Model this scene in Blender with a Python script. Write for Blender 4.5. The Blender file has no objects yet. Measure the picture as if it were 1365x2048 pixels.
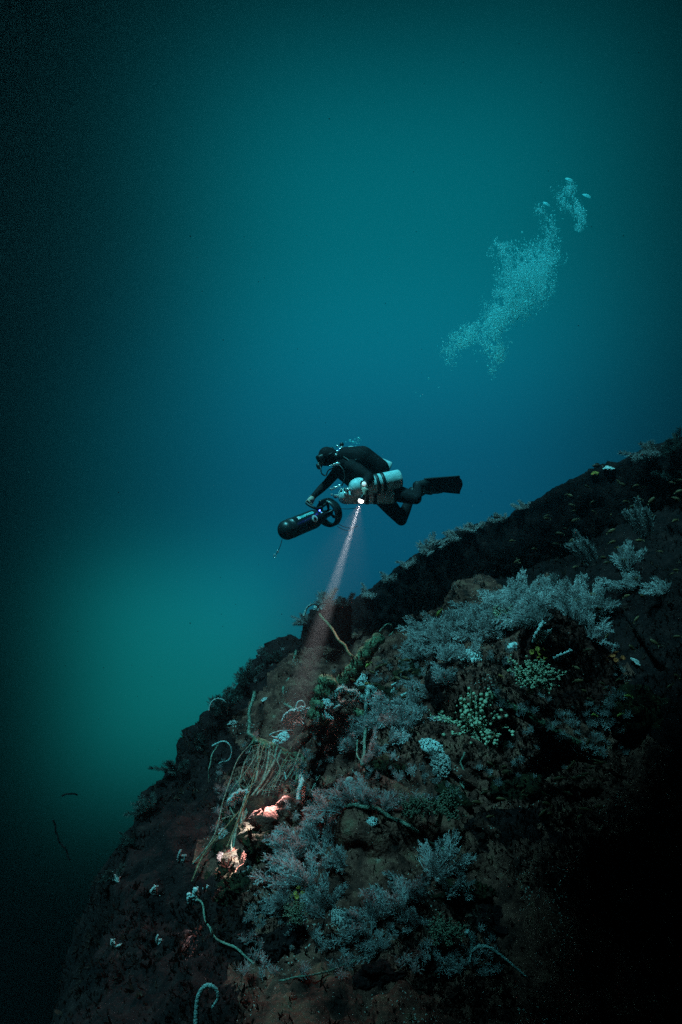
import bpy, bmesh, math, random
import numpy as np
from mathutils import Vector, Matrix, Quaternion
from mathutils.bvhtree import BVHTree

S = bpy.context.scene
COL = S.collection
F = 1334.0                                     # focal length in photo pixels (1365 x 2048)
def P(x, y, D):                                # world point at depth D (camera at the origin, looking along +Y)
    return Vector(((x - 682.5) / F * D, D, (1024 - y) / F * D))

# ------------------------------------------------------------------ camera
cam_d = bpy.data.cameras.new('camera')
cam = bpy.data.objects.new('camera', cam_d); COL.objects.link(cam)
cam.location = (0, 0, 0); cam.rotation_euler = (math.radians(90), 0, 0)
cam_d.sensor_fit = 'VERTICAL'; cam_d.sensor_height = 36.0
cam_d.lens = 36.0 * F / 2048.0
cam_d.clip_start = 0.05; cam_d.clip_end = 500
S.camera = cam
# ------------------------------------------------------------------ world: the open water all round (brightest up and ahead)
W = bpy.data.worlds.new('World'); S.world = W; W.use_nodes = True
nt = W.node_tree; nt.nodes.clear()
def N(t, **kw):
    n = nt.nodes.new(t)
    for k, v in kw.items(): setattr(n, k, v)
    return n
def lk(a, b): nt.links.new(a, b)
tc = N('ShaderNodeTexCoord')
# glows of the open water round the compass: (direction east, direction up, width, height, linear colour), soft lobes over the half facing +Y
def glow_pos(x, y):
    v = Vector(((x - 682.5) / F, 1, (1024 - y) / F)).normalized(); return v.x / math.hypot(v.x, v.y), v.z
GLOWS = [((800, 480), 0.335, 0.222, (0.000, 0.128, 0.160)),
         ((800, 990), 0.335, 0.260, (0.002, 0.084, 0.152)),
         ((380, 1340), 0.168, 0.158, (0.002, 0.126, 0.122)),
         ((370, 990), 0.185, 0.190, (0.000, 0.026, 0.030))]
sx = N('ShaderNodeSeparateXYZ'); lk(tc.outputs['Generated'], sx.inputs[0])
def mth(op, a, b=None, c=None):
    n = N('ShaderNodeMath', operation=op)
    for i, v in enumerate((a, b, c)):
        if v is None: continue
        if isinstance(v, (int, float)): n.inputs[i].default_value = v
        else: lk(v, n.inputs[i])
    return n.outputs[0]
az = mth('DIVIDE', sx.outputs['X'], mth('MAXIMUM', mth('SQRT', mth('ADD', mth('MULTIPLY', sx.outputs['X'], sx.outputs['X']), mth('MULTIPLY', sx.outputs['Y'], sx.outputs['Y']))), 0.001))
ahead = N('ShaderNodeMapRange'); ahead.interpolation_type = 'SMOOTHSTEP'; lk(sx.outputs['Y'], ahead.inputs['Value'])
ahead.inputs['From Min'].default_value = -0.2; ahead.inputs['From Max'].default_value = 0.5
acc = None
for (px, wx, wz, c) in GLOWS:
    gx_, gz_ = glow_pos(*px)
    ux = mth('DIVIDE', mth('SUBTRACT', az, gx_), wx); uz = mth('DIVIDE', mth('SUBTRACT', sx.outputs['Z'], gz_), wz)
    e2 = mth('MULTIPLY', mth('ADD', mth('POWER', mth('ABSOLUTE', ux), 2.8), mth('POWER', mth('ABSOLUTE', uz), 2.8)), -1.0)
    g = mth('MULTIPLY', mth('EXPONENT', e2), ahead.outputs[0])
    sc = N('ShaderNodeVectorMath', operation='SCALE'); sc.inputs[0].default_value = c; lk(g, sc.inputs['Scale'])
    if acc is None: acc = sc.outputs['Vector']
    else:
        ad = N('ShaderNodeVectorMath', operation='ADD'); lk(acc, ad.inputs[0]); lk(sc.outputs['Vector'], ad.inputs[1]); acc = ad.outputs['Vector']
bg = N('ShaderNodeBackground'); lk(acc, bg.inputs['Color']); bg.inputs['Strength'].default_value = 1.05
wo = N('ShaderNodeOutputWorld'); lk(bg.outputs[0], wo.inputs['Surface'])
# ------------------------------------------------------------------ sun, filtered teal by the water above
sd = bpy.data.lights.new('sun', 'SUN'); sun = bpy.data.objects.new('sun', sd); COL.objects.link(sun)
sd.energy = 5.0; sd.angle = math.radians(8); sd.color = (0.13, 0.80, 0.92)
sun_to = Vector((0.30, 0.24, -1.0))            # light travels: down, a little to the right and toward the camera
sun.rotation_euler = sun_to.to_track_quat('-Z', 'Y').to_euler()
S.view_settings.view_transform = 'Standard'; S.view_settings.look = 'None'
S.view_settings.exposure = 0.0; S.view_settings.gamma = 1.0
S.cycles.use_denoising = False
S.cycles.max_bounces = 4; S.cycles.volume_bounces = 0; S.cycles.diffuse_bounces = 2; S.cycles.glossy_bounces = 2
S.cycles.sample_clamp_indirect = 2.0

# ================================================================== helpers
rng = np.random.default_rng(7)
def tag(o, label=None, cat=None, group=None, kind=None):
    if label: o['label'] = label
    if cat: o['category'] = cat
    if group: o['group'] = group
    if kind: o['kind'] = kind
    return o
def empty(name, loc, label=None, cat=None, group=None):
    o = bpy.data.objects.new(name, None); COL.objects.link(o); o.location = loc
    o.empty_display_size = 0.05
    return tag(o, label, cat, group)
def link_mesh(name, me, mat, parent=None, smooth=True):
    if mat is not None:
        for m in (mat if isinstance(mat, (list, tuple)) else [mat]): me.materials.append(m)
    if smooth: me.polygons.foreach_set('use_smooth', [True] * len(me.polygons))
    o = bpy.data.objects.new(name, me); COL.objects.link(o)
    if parent is not None:
        o.parent = parent; o.matrix_parent_inverse = Matrix.Translation(-parent.location)
    return o
class MB:
    """collects numpy vertex blocks and faces, built as one mesh"""
    def __init__(s): s.v = []; s.f = []; s.n = 0
    def add(s, verts, faces):
        verts = np.asarray(verts, float).reshape(-1, 3)
        s.v.append(verts); n = s.n
        s.f.extend([tuple(int(i) + n for i in f) for f in faces]); s.n += len(verts)
    def mesh(s, name='m'):
        me = bpy.data.meshes.new(name)
        me.from_pydata(np.concatenate(s.v).tolist(), [], s.f); me.update(); return me
    def build(s, name, mat, parent=None, smooth=True): return link_mesh(name, s.mesh(name), mat, parent, smooth)
def frame(d):
    d = Vector(d).normalized(); a = Vector((0, 0, 1)) if abs(d.z) < 0.9 else Vector((1, 0, 0))
    u = d.cross(a).normalized(); v = d.cross(u).normalized(); return u, v
def catmull(pts, n=8):
    p = [Vector(q) for q in pts]; p = [p[0] * 2 - p[1]] + p + [p[-1] * 2 - p[-2]]; out = []
    for i in range(1, len(p) - 2):
        for k in range(n):
            t = k / n; a, b, c, d = p[i - 1], p[i], p[i + 1], p[i + 2]
            out.append(0.5 * ((2 * b) + (c - a) * t + (2 * a - 5 * b + 4 * c - d) * t * t + (3 * b - a - 3 * c + d) * t ** 3))
    out.append(p[-2].copy()); return out
def tube(mb, pts, rad, seg=8, cap=True):
    n = len(pts); pts = [Vector(q) for q in pts]
    rs = rad if hasattr(rad, '__len__') else [rad] * n
    vs = []; u = None
    for i in range(n):
        t = (pts[min(i + 1, n - 1)] - pts[max(i - 1, 0)])
        t = t.normalized() if t.length > 1e-9 else Vector((0, 0, 1))
        if u is None: u, _ = frame(t)
        u = (u - t * u.dot(t)); u = u.normalized() if u.length > 1e-6 else frame(t)[0]
        w = t.cross(u)
        for k in range(seg):
            a = 2 * math.pi * k / seg
            vs.append(pts[i] + (u * math.cos(a) + w * math.sin(a)) * rs[i])
    fs = []
    for i in range(n - 1):
        for k in range(seg):
            fs.append((i * seg + k, i * seg + (k + 1) % seg, (i + 1) * seg + (k + 1) % seg, (i + 1) * seg + k))
    if cap:
        fs.append(tuple(range(seg))[::-1]); fs.append(tuple((n - 1) * seg + k for k in range(seg)))
    mb.add([tuple(v) for v in vs], fs)
def lathe(mb, origin, axis, prof, seg=24, cap=True):
    """prof = [(along, radius)]"""
    axis = Vector(axis).normalized(); u, w = frame(axis); vs = []; fs = []
    for (a, r) in prof:
        for k in range(seg):
            t = 2 * math.pi * k / seg
            vs.append(tuple(Vector(origin) + axis * a + (u * math.cos(t) + w * math.sin(t)) * r))
    for i in range(len(prof) - 1):
        for k in range(seg):
            fs.append((i * seg + k, i * seg + (k + 1) % seg, (i + 1) * seg + (k + 1) % seg, (i + 1) * seg + k))
    if cap:
        fs.append(tuple(range(seg))[::-1]); fs.append(tuple((len(prof) - 1) * seg + k for k in range(seg)))
    mb.add(vs, fs)
_bm = bmesh.new(); bmesh.ops.create_icosphere(_bm, subdivisions=1, radius=1)
ICO1_V = np.array([v.co for v in _bm.verts]); ICO1_F = [tuple(v.index for v in f.verts) for f in _bm.faces]; _bm.free()
_bm = bmesh.new(); bmesh.ops.create_icosphere(_bm, subdivisions=2, radius=1)
ICO2_V = np.array([v.co for v in _bm.verts]); ICO2_F = [tuple(v.index for v in f.verts) for f in _bm.faces]; _bm.free()
_bm = bmesh.new(); bmesh.ops.create_icosphere(_bm, subdivisions=4, radius=1)
ICO4_V = np.array([v.co for v in _bm.verts]); ICO4_F = [tuple(v.index for v in f.verts) for f in _bm.faces]; _bm.free()
OCT_V = np.array([(1, 0, 0), (-1, 0, 0), (0, 1, 0), (0, -1, 0), (0, 0, 1), (0, 0, -1)], float)
OCT_F = [(0, 2, 4), (2, 1, 4), (1, 3, 4), (3, 0, 4), (2, 0, 5), (1, 2, 5), (3, 1, 5), (0, 3, 5)]
def ball(mb, c, r, V=ICO1_V, Fc=ICO1_F):
    r = np.array(r if hasattr(r, '__len__') else (r, r, r)); mb.add(V * r + np.array(tuple(c)), Fc)
# vectorised value noise
_perm = rng.random((64, 64, 64))
def vnoise(p):
    p = np.asarray(p, float); i = np.floor(p).astype(int); f = p - i; f = f * f * (3 - 2 * f)
    r = 0
    for dx in (0, 1):
        for dy in (0, 1):
            for dz in (0, 1):
                w = (f[:, 0] if dx else 1 - f[:, 0]) * (f[:, 1] if dy else 1 - f[:, 1]) * (f[:, 2] if dz else 1 - f[:, 2])
                r = r + w * _perm[(i[:, 0] + dx) % 64, (i[:, 1] + dy) % 64, (i[:, 2] + dz) % 64]
    return r * 2 - 1
def fbm(p, freq, oct=4, gain=0.5):
    r = 0; a = 1.0
    for k in range(oct):
        r = r + a * vnoise(np.asarray(p) * freq + 17.3 * k); freq *= 2.07; a *= gain
    return r
def crust(p, s=1.0):
    """lumpy growth: mostly outward, in clumps"""
    p = np.asarray(p)
    b = 1 - np.abs(fbm(p, 3.2, 3)); c = 1 - np.abs(fbm(p + 9.1, 9.0, 3)); e = fbm(p + 3.3, 26.0, 2)
    return s * (0.085 * fbm(p, 1.3, 2) + 0.075 * (b - 0.6) + 0.035 * (c - 0.6) + 0.012 * e)
def displace(o, s=1.0):
    me = o.data; n = len(me.vertices)
    co = np.empty(n * 3); me.vertices.foreach_get('co', co); co = co.reshape(-1, 3)
    no = np.empty(n * 3); me.vertex_normals.foreach_get('vector', no); no = no.reshape(-1, 3)
    co = co + no * crust(co, s)[:, None]
    me.vertices.foreach_set('co', co.ravel()); me.update()

# ------------------------------------------------------------------ materials
def mat(name, ramp=None, scale=8, rough=0.8, metal=0.0, bump=0.0, bump_scale=40, spec=0.3, base=None, vary=0.0, trans=0.0, detail=6):
    m = bpy.data.materials.new(name); m.use_nodes = True; t = m.node_tree; b = t.nodes['Principled BSDF']
    b.inputs['Roughness'].default_value = rough; b.inputs['Metallic'].default_value = metal
    b.inputs['Specular IOR Level'].default_value = spec
    co = t.nodes.new('ShaderNodeTexCoord')
    if ramp:
        n = t.nodes.new('ShaderNodeTexNoise'); n.inputs['Scale'].default_value = scale; n.inputs['Detail'].default_value = detail; n.inputs['Roughness'].default_value = 0.65
        t.links.new(co.outputs['Object'], n.inputs['Vector'])
        r = t.nodes.new('ShaderNodeValToRGB'); e = r.color_ramp.elements
        while len(e) < len(ramp): e.new(0.5)
        for i, (p, c) in enumerate(ramp): e[i].position = p; e[i].color = (*c, 1)
        t.links.new(n.outputs['Fac'], r.inputs['Fac']); out = r.outputs['Color']
        if vary:
            oi = t.nodes.new('ShaderNodeObjectInfo'); hs = t.nodes.new('ShaderNodeHueSaturation')
            mr = t.nodes.new('ShaderNodeMapRange'); mr.inputs['To Min'].default_value = 1 - vary; mr.inputs['To Max'].default_value = 1 + vary
            t.links.new(oi.outputs['Random'], mr.inputs['Value']); t.links.new(mr.outputs[0], hs.inputs['Value'])
            t.links.new(out, hs.inputs['Color']); out = hs.outputs['Color']
        t.links.new(out, b.inputs['Base Color'])
        if trans:
            tr = t.nodes.new('ShaderNodeBsdfTranslucent'); mx = t.nodes.new('ShaderNodeMixShader'); mx.inputs[0].default_value = trans
            t.links.new(out, tr.inputs['Color']); t.links.new(b.outputs[0], mx.inputs[1]); t.links.new(tr.outputs[0], mx.inputs[2])
            t.links.new(mx.outputs[0], t.nodes['Material Output'].inputs['Surface'])
    elif base: b.inputs['Base Color'].default_value = (*base, 1)
    if bump:
        n2 = t.nodes.new('ShaderNodeTexNoise'); n2.inputs['Scale'].default_value = bump_scale; n2.inputs['Detail'].default_value = 8
        t.links.new(co.outputs['Object'], n2.inputs['Vector'])
        bp = t.nodes.new('ShaderNodeBump'); bp.inputs['Strength'].default_value = bump; bp.inputs['Distance'].default_value = 0.03
        t.links.new(n2.outputs['Fac'], bp.inputs['Height']); t.links.new(bp.outputs[0], b.inputs['Normal'])
    return m
def see_through(m, f):
    t = m.node_tree; o = t.nodes['Material Output']; src = o.inputs['Surface'].links[0].from_socket
    tr = t.nodes.new('ShaderNodeBsdfTransparent'); mx = t.nodes.new('ShaderNodeMixShader'); mx.inputs[0].default_value = f
    t.links.new(src, mx.inputs[1]); t.links.new(tr.outputs[0], mx.inputs[2]); t.links.new(mx.outputs[0], o.inputs['Surface'])
def emat(name, col, strength):
    m = bpy.data.materials.new(name); m.use_nodes = True; b = m.node_tree.nodes['Principled BSDF']
    b.inputs['Base Color'].default_value = (*col, 1); b.inputs['Emission Color'].default_value = (*col, 1); b.inputs['Emission Strength'].default_value = strength
    return m
M = {}
def speckle(m, col, thr, scale):
    t = m.node_tree; b = t.nodes['Principled BSDF']; src = b.inputs['Base Color'].links[0].from_socket
    co = t.nodes.new('ShaderNodeTexCoord'); vo = t.nodes.new('ShaderNodeTexVoronoi'); vo.inputs['Scale'].default_value = scale; vo.inputs['Randomness'].default_value = 1
    t.links.new(co.outputs['Object'], vo.inputs['Vector'])
    no = t.nodes.new('ShaderNodeTexNoise'); no.inputs['Scale'].default_value = 3.1; no.inputs['Detail'].default_value = 5; t.links.new(co.outputs['Object'], no.inputs['Vector'])
    ma = t.nodes.new('ShaderNodeMapRange'); ma.inputs['From Min'].default_value = 0.45; ma.inputs['From Max'].default_value = 0.68; ma.inputs['To Max'].default_value = thr; t.links.new(no.outputs['Fac'], ma.inputs['Value'])
    lt = t.nodes.new('ShaderNodeMath'); lt.operation = 'LESS_THAN'; t.links.new(vo.outputs['Distance'], lt.inputs[0]); t.links.new(ma.outputs[0], lt.inputs[1])
    mx = t.nodes.new('ShaderNodeMixRGB'); t.links.new(lt.outputs[0], mx.inputs[0]); t.links.new(src, mx.inputs[1]); mx.inputs[2].default_value = (*col, 1); t.links.new(mx.outputs[0], b.inputs['Base Color'])
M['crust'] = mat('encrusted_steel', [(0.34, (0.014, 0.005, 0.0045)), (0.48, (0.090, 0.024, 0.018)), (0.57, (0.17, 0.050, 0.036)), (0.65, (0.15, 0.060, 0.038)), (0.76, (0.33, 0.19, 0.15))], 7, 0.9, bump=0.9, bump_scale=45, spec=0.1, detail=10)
M['crust_dark'] = mat('encrusted_steel_and_shade', [(0.38, (0.006, 0.002, 0.0025)), (0.6, (0.022, 0.007, 0.007)), (0.75, (0.050, 0.020, 0.017))], 9, 0.9, bump=0.9, bump_scale=45, spec=0.1, detail=10)  # dark crust; on hull and bulwark it also carries painted shade
speckle(M['crust'], (0.32, 0.25, 0.22), 0.27, 46)
M['crust_tan'] = mat('tan_crust', [(0.36, (0.008, 0.006, 0.004)), (0.54, (0.020, 0.013, 0.006)), (0.66, (0.045, 0.027, 0.011)), (0.76, (0.15, 0.092, 0.040))], 16, 0.9, bump=0.9, bump_scale=50, spec=0.1, detail=10)
M['crust_rust'] = mat('rust_red_crust', [(0.38, (0.016, 0.004, 0.004)), (0.55, (0.075, 0.018, 0.014)), (0.68, (0.13, 0.040, 0.028)), (0.8, (0.26, 0.15, 0.12))], 8, 0.9, bump=0.9, bump_scale=45, spec=0.1, detail=10)
speckle(M['crust_rust'], (0.30, 0.22, 0.20), 0.22, 40)
M['crust_green'] = mat('greenish_crust', [(0.35, (0.03, 0.03, 0.02)), (0.55, (0.12, 0.13, 0.075)), (0.72, (0.30, 0.32, 0.20))], 22, 0.9, bump=0.9, bump_scale=60, spec=0.1, detail=10)
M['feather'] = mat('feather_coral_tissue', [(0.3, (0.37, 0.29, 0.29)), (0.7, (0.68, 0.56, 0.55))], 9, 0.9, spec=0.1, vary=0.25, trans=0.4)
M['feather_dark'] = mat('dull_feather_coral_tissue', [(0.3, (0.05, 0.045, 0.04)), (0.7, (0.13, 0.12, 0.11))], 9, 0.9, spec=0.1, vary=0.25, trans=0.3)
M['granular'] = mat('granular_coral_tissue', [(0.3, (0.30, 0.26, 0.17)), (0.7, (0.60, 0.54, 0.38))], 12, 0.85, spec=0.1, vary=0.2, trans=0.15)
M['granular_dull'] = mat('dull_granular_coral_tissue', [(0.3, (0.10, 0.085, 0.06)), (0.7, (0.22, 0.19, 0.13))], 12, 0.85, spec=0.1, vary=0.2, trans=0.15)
M['white'] = mat('white_growth', [(0.3, (0.36, 0.34, 0.33)), (0.7, (0.62, 0.60, 0.58))], 20, 0.8, bump=0.4, spec=0.2, vary=0.12)
M['pale'] = mat('pale_pink_growth', [(0.3, (0.26, 0.20, 0.19)), (0.7, (0.50, 0.42, 0.40))], 20, 0.8, bump=0.4, spec=0.2, vary=0.15)
M['yellow'] = mat('yellow_cup_coral', [(0.3, (0.26, 0.12, 0.015)), (0.7, (0.42, 0.22, 0.04))], 20, 0.8, vary=0.1)
M['orange'] = mat('orange_cup_coral', [(0.3, (0.38, 0.05, 0.015)), (0.7, (0.55, 0.12, 0.03))], 20, 0.8)
M['rope'] = mat('overgrown_rope', [(0.35, (0.08, 0.08, 0.06)), (0.6, (0.26, 0.26, 0.20)), (0.75, (0.42, 0.40, 0.34))], 30, 0.9, bump=0.8, bump_scale=120, spec=0.1)
M['rope_pale'] = mat('pale_rope', [(0.35, (0.20, 0.22, 0.20)), (0.6, (0.44, 0.46, 0.44)), (0.75, (0.60, 0.60, 0.58))], 45, 0.85, bump=0.6, bump_scale=120, spec=0.2)
M['rope_tan'] = mat('tan_rope', [(0.35, (0.10, 0.065, 0.035)), (0.7, (0.34, 0.24, 0.14))], 40, 0.9, bump=0.8, bump_scale=120, spec=0.1)
M['turf'] = mat('turf_growth', [(0.36, (0.007, 0.003, 0.003)), (0.54, (0.030, 0.011, 0.009)), (0.63, (0.07, 0.030, 0.022)), (0.73, (0.20, 0.12, 0.10))], 2.2, 0.9, spec=0.05, trans=0.2, detail=8)
M['seabed'] = mat('silt', [(0.3, (0.006, 0.007, 0.006)), (0.7, (0.02, 0.021, 0.02))], 1.5, 0.95, bump=0.5, bump_scale=4)
M['fish_brown'] = mat('brown_fish_skin', [(0.3, (0.07, 0.03, 0.014)), (0.7, (0.15, 0.065, 0.025))], 30, 0.6, vary=0.5)
M['fish_yellow'] = mat('yellow_fish_skin', [(0.3, (0.30, 0.24, 0.05)), (0.7, (0.42, 0.34, 0.07))], 30, 0.5)
M['fish_orange'] = mat('orange_fish_skin', [(0.3, (0.30, 0.10, 0.03)), (0.7, (0.42, 0.16, 0.05))], 30, 0.5)
M['fish_dark'] = mat('dark_fish_skin', [(0.3, (0.05, 0.02, 0.015)), (0.7, (0.10, 0.04, 0.03))], 30, 0.5)
M['suit'] = mat('black_neoprene', [(0.3, (0.008, 0.005, 0.006)), (0.7, (0.016, 0.010, 0.012))], 14, 0.8, bump=0.5, bump_scale=11, spec=0.15)
M['skin'] = mat('bare_skin', [(0.3, (0.40, 0.28, 0.22)), (0.7, (0.55, 0.40, 0.33))], 30, 0.6)
M['rubber'] = mat('black_rubber', [(0.3, (0.008, 0.008, 0.010)), (0.7, (0.02, 0.02, 0.022))], 12, 0.5, spec=0.4)
M['plastic'] = mat('black_plastic', [(0.3, (0.010, 0.011, 0.013)), (0.7, (0.020, 0.021, 0.024))], 10, 0.38, spec=0.5)
M['alu'] = mat('worn_aluminium', [(0.3, (0.22, 0.34, 0.34)), (0.5, (0.42, 0.62, 0.63)), (0.72, (0.55, 0.78, 0.80))], 9, 0.55, metal=0.0, bump=0.15, bump_scale=30, spec=0.6)
M['chrome'] = mat('bright_metal', [(0.3, (0.7, 0.72, 0.72)), (0.7, (0.85, 0.86, 0.86))], 9, 0.25, metal=0.6, spec=0.6)
M['whiteplastic'] = mat('white_plastic', [(0.3, (0.72, 0.74, 0.74)), (0.7, (0.85, 0.86, 0.86))], 9, 0.4)
M['tealprint'] = mat('teal_print', [(0.3, (0.06, 0.36, 0.36)), (0.7, (0.10, 0.46, 0.46))], 20, 0.5)
M['blueplastic'] = mat('blue_plastic', [(0.3, (0.03, 0.14, 0.5)), (0.7, (0.05, 0.2, 0.6))], 20, 0.4)
M['bubble'] = mat('bubble_skin', [(0.3, (0.22, 0.88, 0.92)), (0.7, (0.32, 0.96, 0.98))], 20, 0.2, spec=0.5, trans=0.5)
see_through(M['bubble'], 0.36)
M['lamp_on'] = emat('lit_torch_lens', (1.0, 0.94, 0.92), 4.5)
M['led'] = emat('blue_led', (0.05, 0.08, 1.0), 14)
M['screen'] = emat('dive_computer_screen', (0.75, 0.95, 1.0), 0.5)

# ================================================================== seabed and haze
mb = MB(); R_ = [0, 2, 3, 4, 5, 6, 7, 8]; seg = 72; vs = [(1.0, 4.8, -6.2)]; fs = []
for r in R_[1:]:
    for k in range(seg):
        a = 2 * math.pi * k / seg; x = 1 + r * math.cos(a); y = 4.8 + r * math.sin(a)
        vs.append((x, y, -6.2 - 0.62 * max(0, r - 1) + 0.25 * math.sin(x * 1.3 + y) * math.cos(y * 0.9)))
for k in range(seg): fs.append((0, 1 + k, 1 + (k + 1) % seg))
for i in range(len(R_) - 2):
    for k in range(seg): fs.append((1 + i * seg + k, 1 + (i + 1) * seg + k, 1 + (i + 1) * seg + (k + 1) % seg, 1 + i * seg + (k + 1) % seg))
mb.add(vs, fs); tag(mb.build('seabed', M['seabed']), kind='structure')

# ================================================================== the wreck
CP = [ # control points of the deck: photo x, y, depth
 (150,2048,3.6),(235,1720,4.8),(350,1540,5.8),(450,1390,6.8),(520,1340,7.4),(590,1300,8.2),
 (350,1800,4.4),(420,1650,5.0),(480,1540,5.9),(540,1440,6.4),
 (500,1700,4.6),(560,1580,5.5),(640,1480,5.9),(600,1400,6.4),(700,1500,5.4),(760,1700,4.4),(900,1500,5.3),
 (720,1380,6.6),(850,1300,6.9),(1000,1260,6.9),(1100,1190,7.3),(1190,1520,5.0),(1100,1480,5.35),(1020,1420,5.7),(1300,1250,5.7),(1365,1100,6.2),(1365,1500,4.2),
 (1365,2048,2.8),(1000,1800,3.8),(700,2048,3.0),(300,2048,3.3),(1000,1600,4.6),(1200,1700,3.8),
 (720,1275,9.6),(850,1250,9.2),(950,1180,9.1),(1050,1140,8.9),(1200,1070,8.3),(1365,1000,7.6),(1500,960,7.0)]
pts = np.array([tuple(P(*c)) for c in CP])
def tps(pts, lam=0.02):
    n = len(pts); xy = pts[:, :2]; r = np.linalg.norm(xy[:, None] - xy[None], axis=2)
    K = np.where(r > 0, r * r * np.log(r + 1e-9), 0) + lam * np.eye(n); Pm = np.c_[np.ones(n), xy]
    A = np.block([[K, Pm], [Pm.T, np.zeros((3, 3))]]); s = np.linalg.solve(A, np.r_[pts[:, 2], 0, 0, 0])
    def f(q):
        rr = np.linalg.norm(q[:, None] - xy[None], axis=2)
        return np.where(rr > 0, rr * rr * np.log(rr + 1e-9), 0) @ s[:n] + s[n] + q @ s[n + 1:]
    return f
deck_f = tps(pts)
RIDGE = [P(690,1225,9.6), P(760,1168,9.4), P(860,1098,9.2), P(1000,1040,9.0), P(1150,975,8.5), P(1250,930,8.0), P(1365,898,7.5), P(1520,870,7.0), P(1800,840,6.4)]
BASE = [P(690,1285,9.7), P(760,1275,9.55), P(860,1250,9.3), P(1000,1170,9.1), P(1150,1100,8.6), P(1250,1055,8.1), P(1365,1005,7.6), P(1520,965,7.1), P(1800,940,6.5)]
EDGE_Y = [1.5, 3.0, 3.6, 4.8, 5.8, 6.8, 7.4, 8.2, 9.2, 10.0, 12.0]; EDGE_X = [-1.2, -1.35, -1.44, -1.6, -1.45, -1.2, -0.9, -0.57, -0.1, 0.2, 1.5]
ridge_xy = sorted([(p.x, p.y) for p in RIDGE])
step = 0.032
xs = np.arange(-3.4, 5.6, step); ys = np.arange(1.6, 11.5, step)
X, Y = np.meshgrid(xs, ys); q = np.c_[X.ravel(), Y.ravel()]
Z = np.concatenate([deck_f(c) for c in np.array_split(q, 40)])
xe = np.interp(q[:, 1], EDGE_Y, EDGE_X) + 0.14 * fbm(np.c_[q[:, 1] * 0 + 3, q[:, 1], q[:, 1] * 0], 1.6, 3)
d = np.maximum(0, xe - q[:, 0]); Z = np.where(d > 0, np.interp(0, [0], [0]) + Z, Z)
Z = np.clip(Z, -2.9, 0.9) - 2.6 * d - 0.4 * d * d
yr = np.interp(q[:, 0], [a for a, b in ridge_xy], [b for a, b in ridge_xy])
Z = Z - 2.4 * np.maximum(0, q[:, 1] - yr - 0.35)
Z = np.maximum(Z, -6.0)
V = np.c_[q, Z]
# displace along the normals
Zg = Z.reshape(X.shape); gy, gx = np.gradient(Zg, step)
Nn = np.stack([-gx, -gy, np.ones_like(gx)], -1).reshape(-1, 3); Nn /= np.linalg.norm(Nn, axis=1)[:, None]
led = fbm(V * np.array([1.0, .8, 1.6]), 1.1, 3); led = np.floor(led * 3.2) / 3.2 + np.clip((led * 3.2 % 1) * 5, 0, 1) / 3.2
V = V + Nn * (crust(V, 1.25) + 0.16 * np.where(d > 0, .3, 1) * led)[:, None]
nx, ny = len(xs), len(ys)
I = np.arange(nx * ny).reshape(ny, nx)
FQ = np.stack([I[:-1, :-1], I[:-1, 1:], I[1:, 1:], I[1:, :-1]], -1).reshape(-1, 4)
me = bpy.data.meshes.new('hull'); me.vertices.add(len(V)); me.vertices.foreach_set('co', V.ravel())
me.loops.add(FQ.size); me.loops.foreach_set('vertex_index', FQ.ravel())
me.polygons.add(len(FQ)); me.polygons.foreach_set('loop_start', np.arange(0, FQ.size, 4)); me.update(); me.validate()
wreck = empty('shipwreck', (1.0, 6.0, -3.0), 'dark overgrown shipwreck hull sloping up to the right below the diver', 'shipwreck')
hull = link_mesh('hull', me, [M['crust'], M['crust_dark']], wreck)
fc = V[FQ].mean(1); side = fc[:, 0] < np.interp(fc[:, 1], EDGE_Y, EDGE_X) + np.interp(fc[:, 1], [3, 4.2, 6], [1.1, .75, .35]) + .2 * fbm(fc, 2.0, 2)  # left flank: lower-left shade put into the dark crust colour
side |= fc[:, 0] > 2.15 + .35 * fbm(fc, 1.2, 3)  # right slope: its shade painted in with the same dark crust
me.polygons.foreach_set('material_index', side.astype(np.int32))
SOLID = [hull]
# bulwark: the high dark wall along the far side, with a rounded rim and its own thickness
top = catmull(RIDGE, 24); base = catmull(BASE, 24); prof = []
mb = MB(); rows = []
for a, b in zip(top, base):
    t = (a - b); out = Vector((0.35, 1, 0)).normalized()
    r = []
    for k in range(15): r.append(b - Vector((0, 0, 0.25)) + (a - b + Vector((0, 0, 0.25))) * (k / 14) + Vector((0, -1, 0)) * 0.10 * math.sin(math.pi * k / 14))
    for k in range(1, 6):
        an = math.pi * k / 6; r.append(a + out * (0.14 - 0.14 * math.cos(an)) + Vector((0, 0, 0.07 * math.sin(an))))
    for k in range(8): r.append(a + out * (0.28 + 0.06 * k) - Vector((0, 0, 0.3 * k)))
    rows.append(r)
m = len(rows[0]); mb.add([tuple(v) for r in rows for v in r], [(i * m + k, i * m + k + 1, (i + 1) * m + k + 1, (i + 1) * m + k)[::-1] for i in range(len(rows) - 1) for k in range(m - 1)])
bul = mb.build('bulwark', M['crust_dark'], wreck)  # shade of the camera-facing wall is put into its dark colour
def subdivide(o, n=1):
    b = bmesh.new(); b.from_mesh(o.data); bmesh.ops.subdivide_edges(b, edges=b.edges, cuts=n, use_grid_fill=True)
    bmesh.ops.recalc_face_normals(b, faces=b.faces); b.to_mesh(o.data); b.free()
    o.data.polygons.foreach_set('use_smooth', [True] * len(o.data.polygons))
subdivide(bul, 1); displace(bul, 0.7); SOLID.append(bul)
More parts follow.
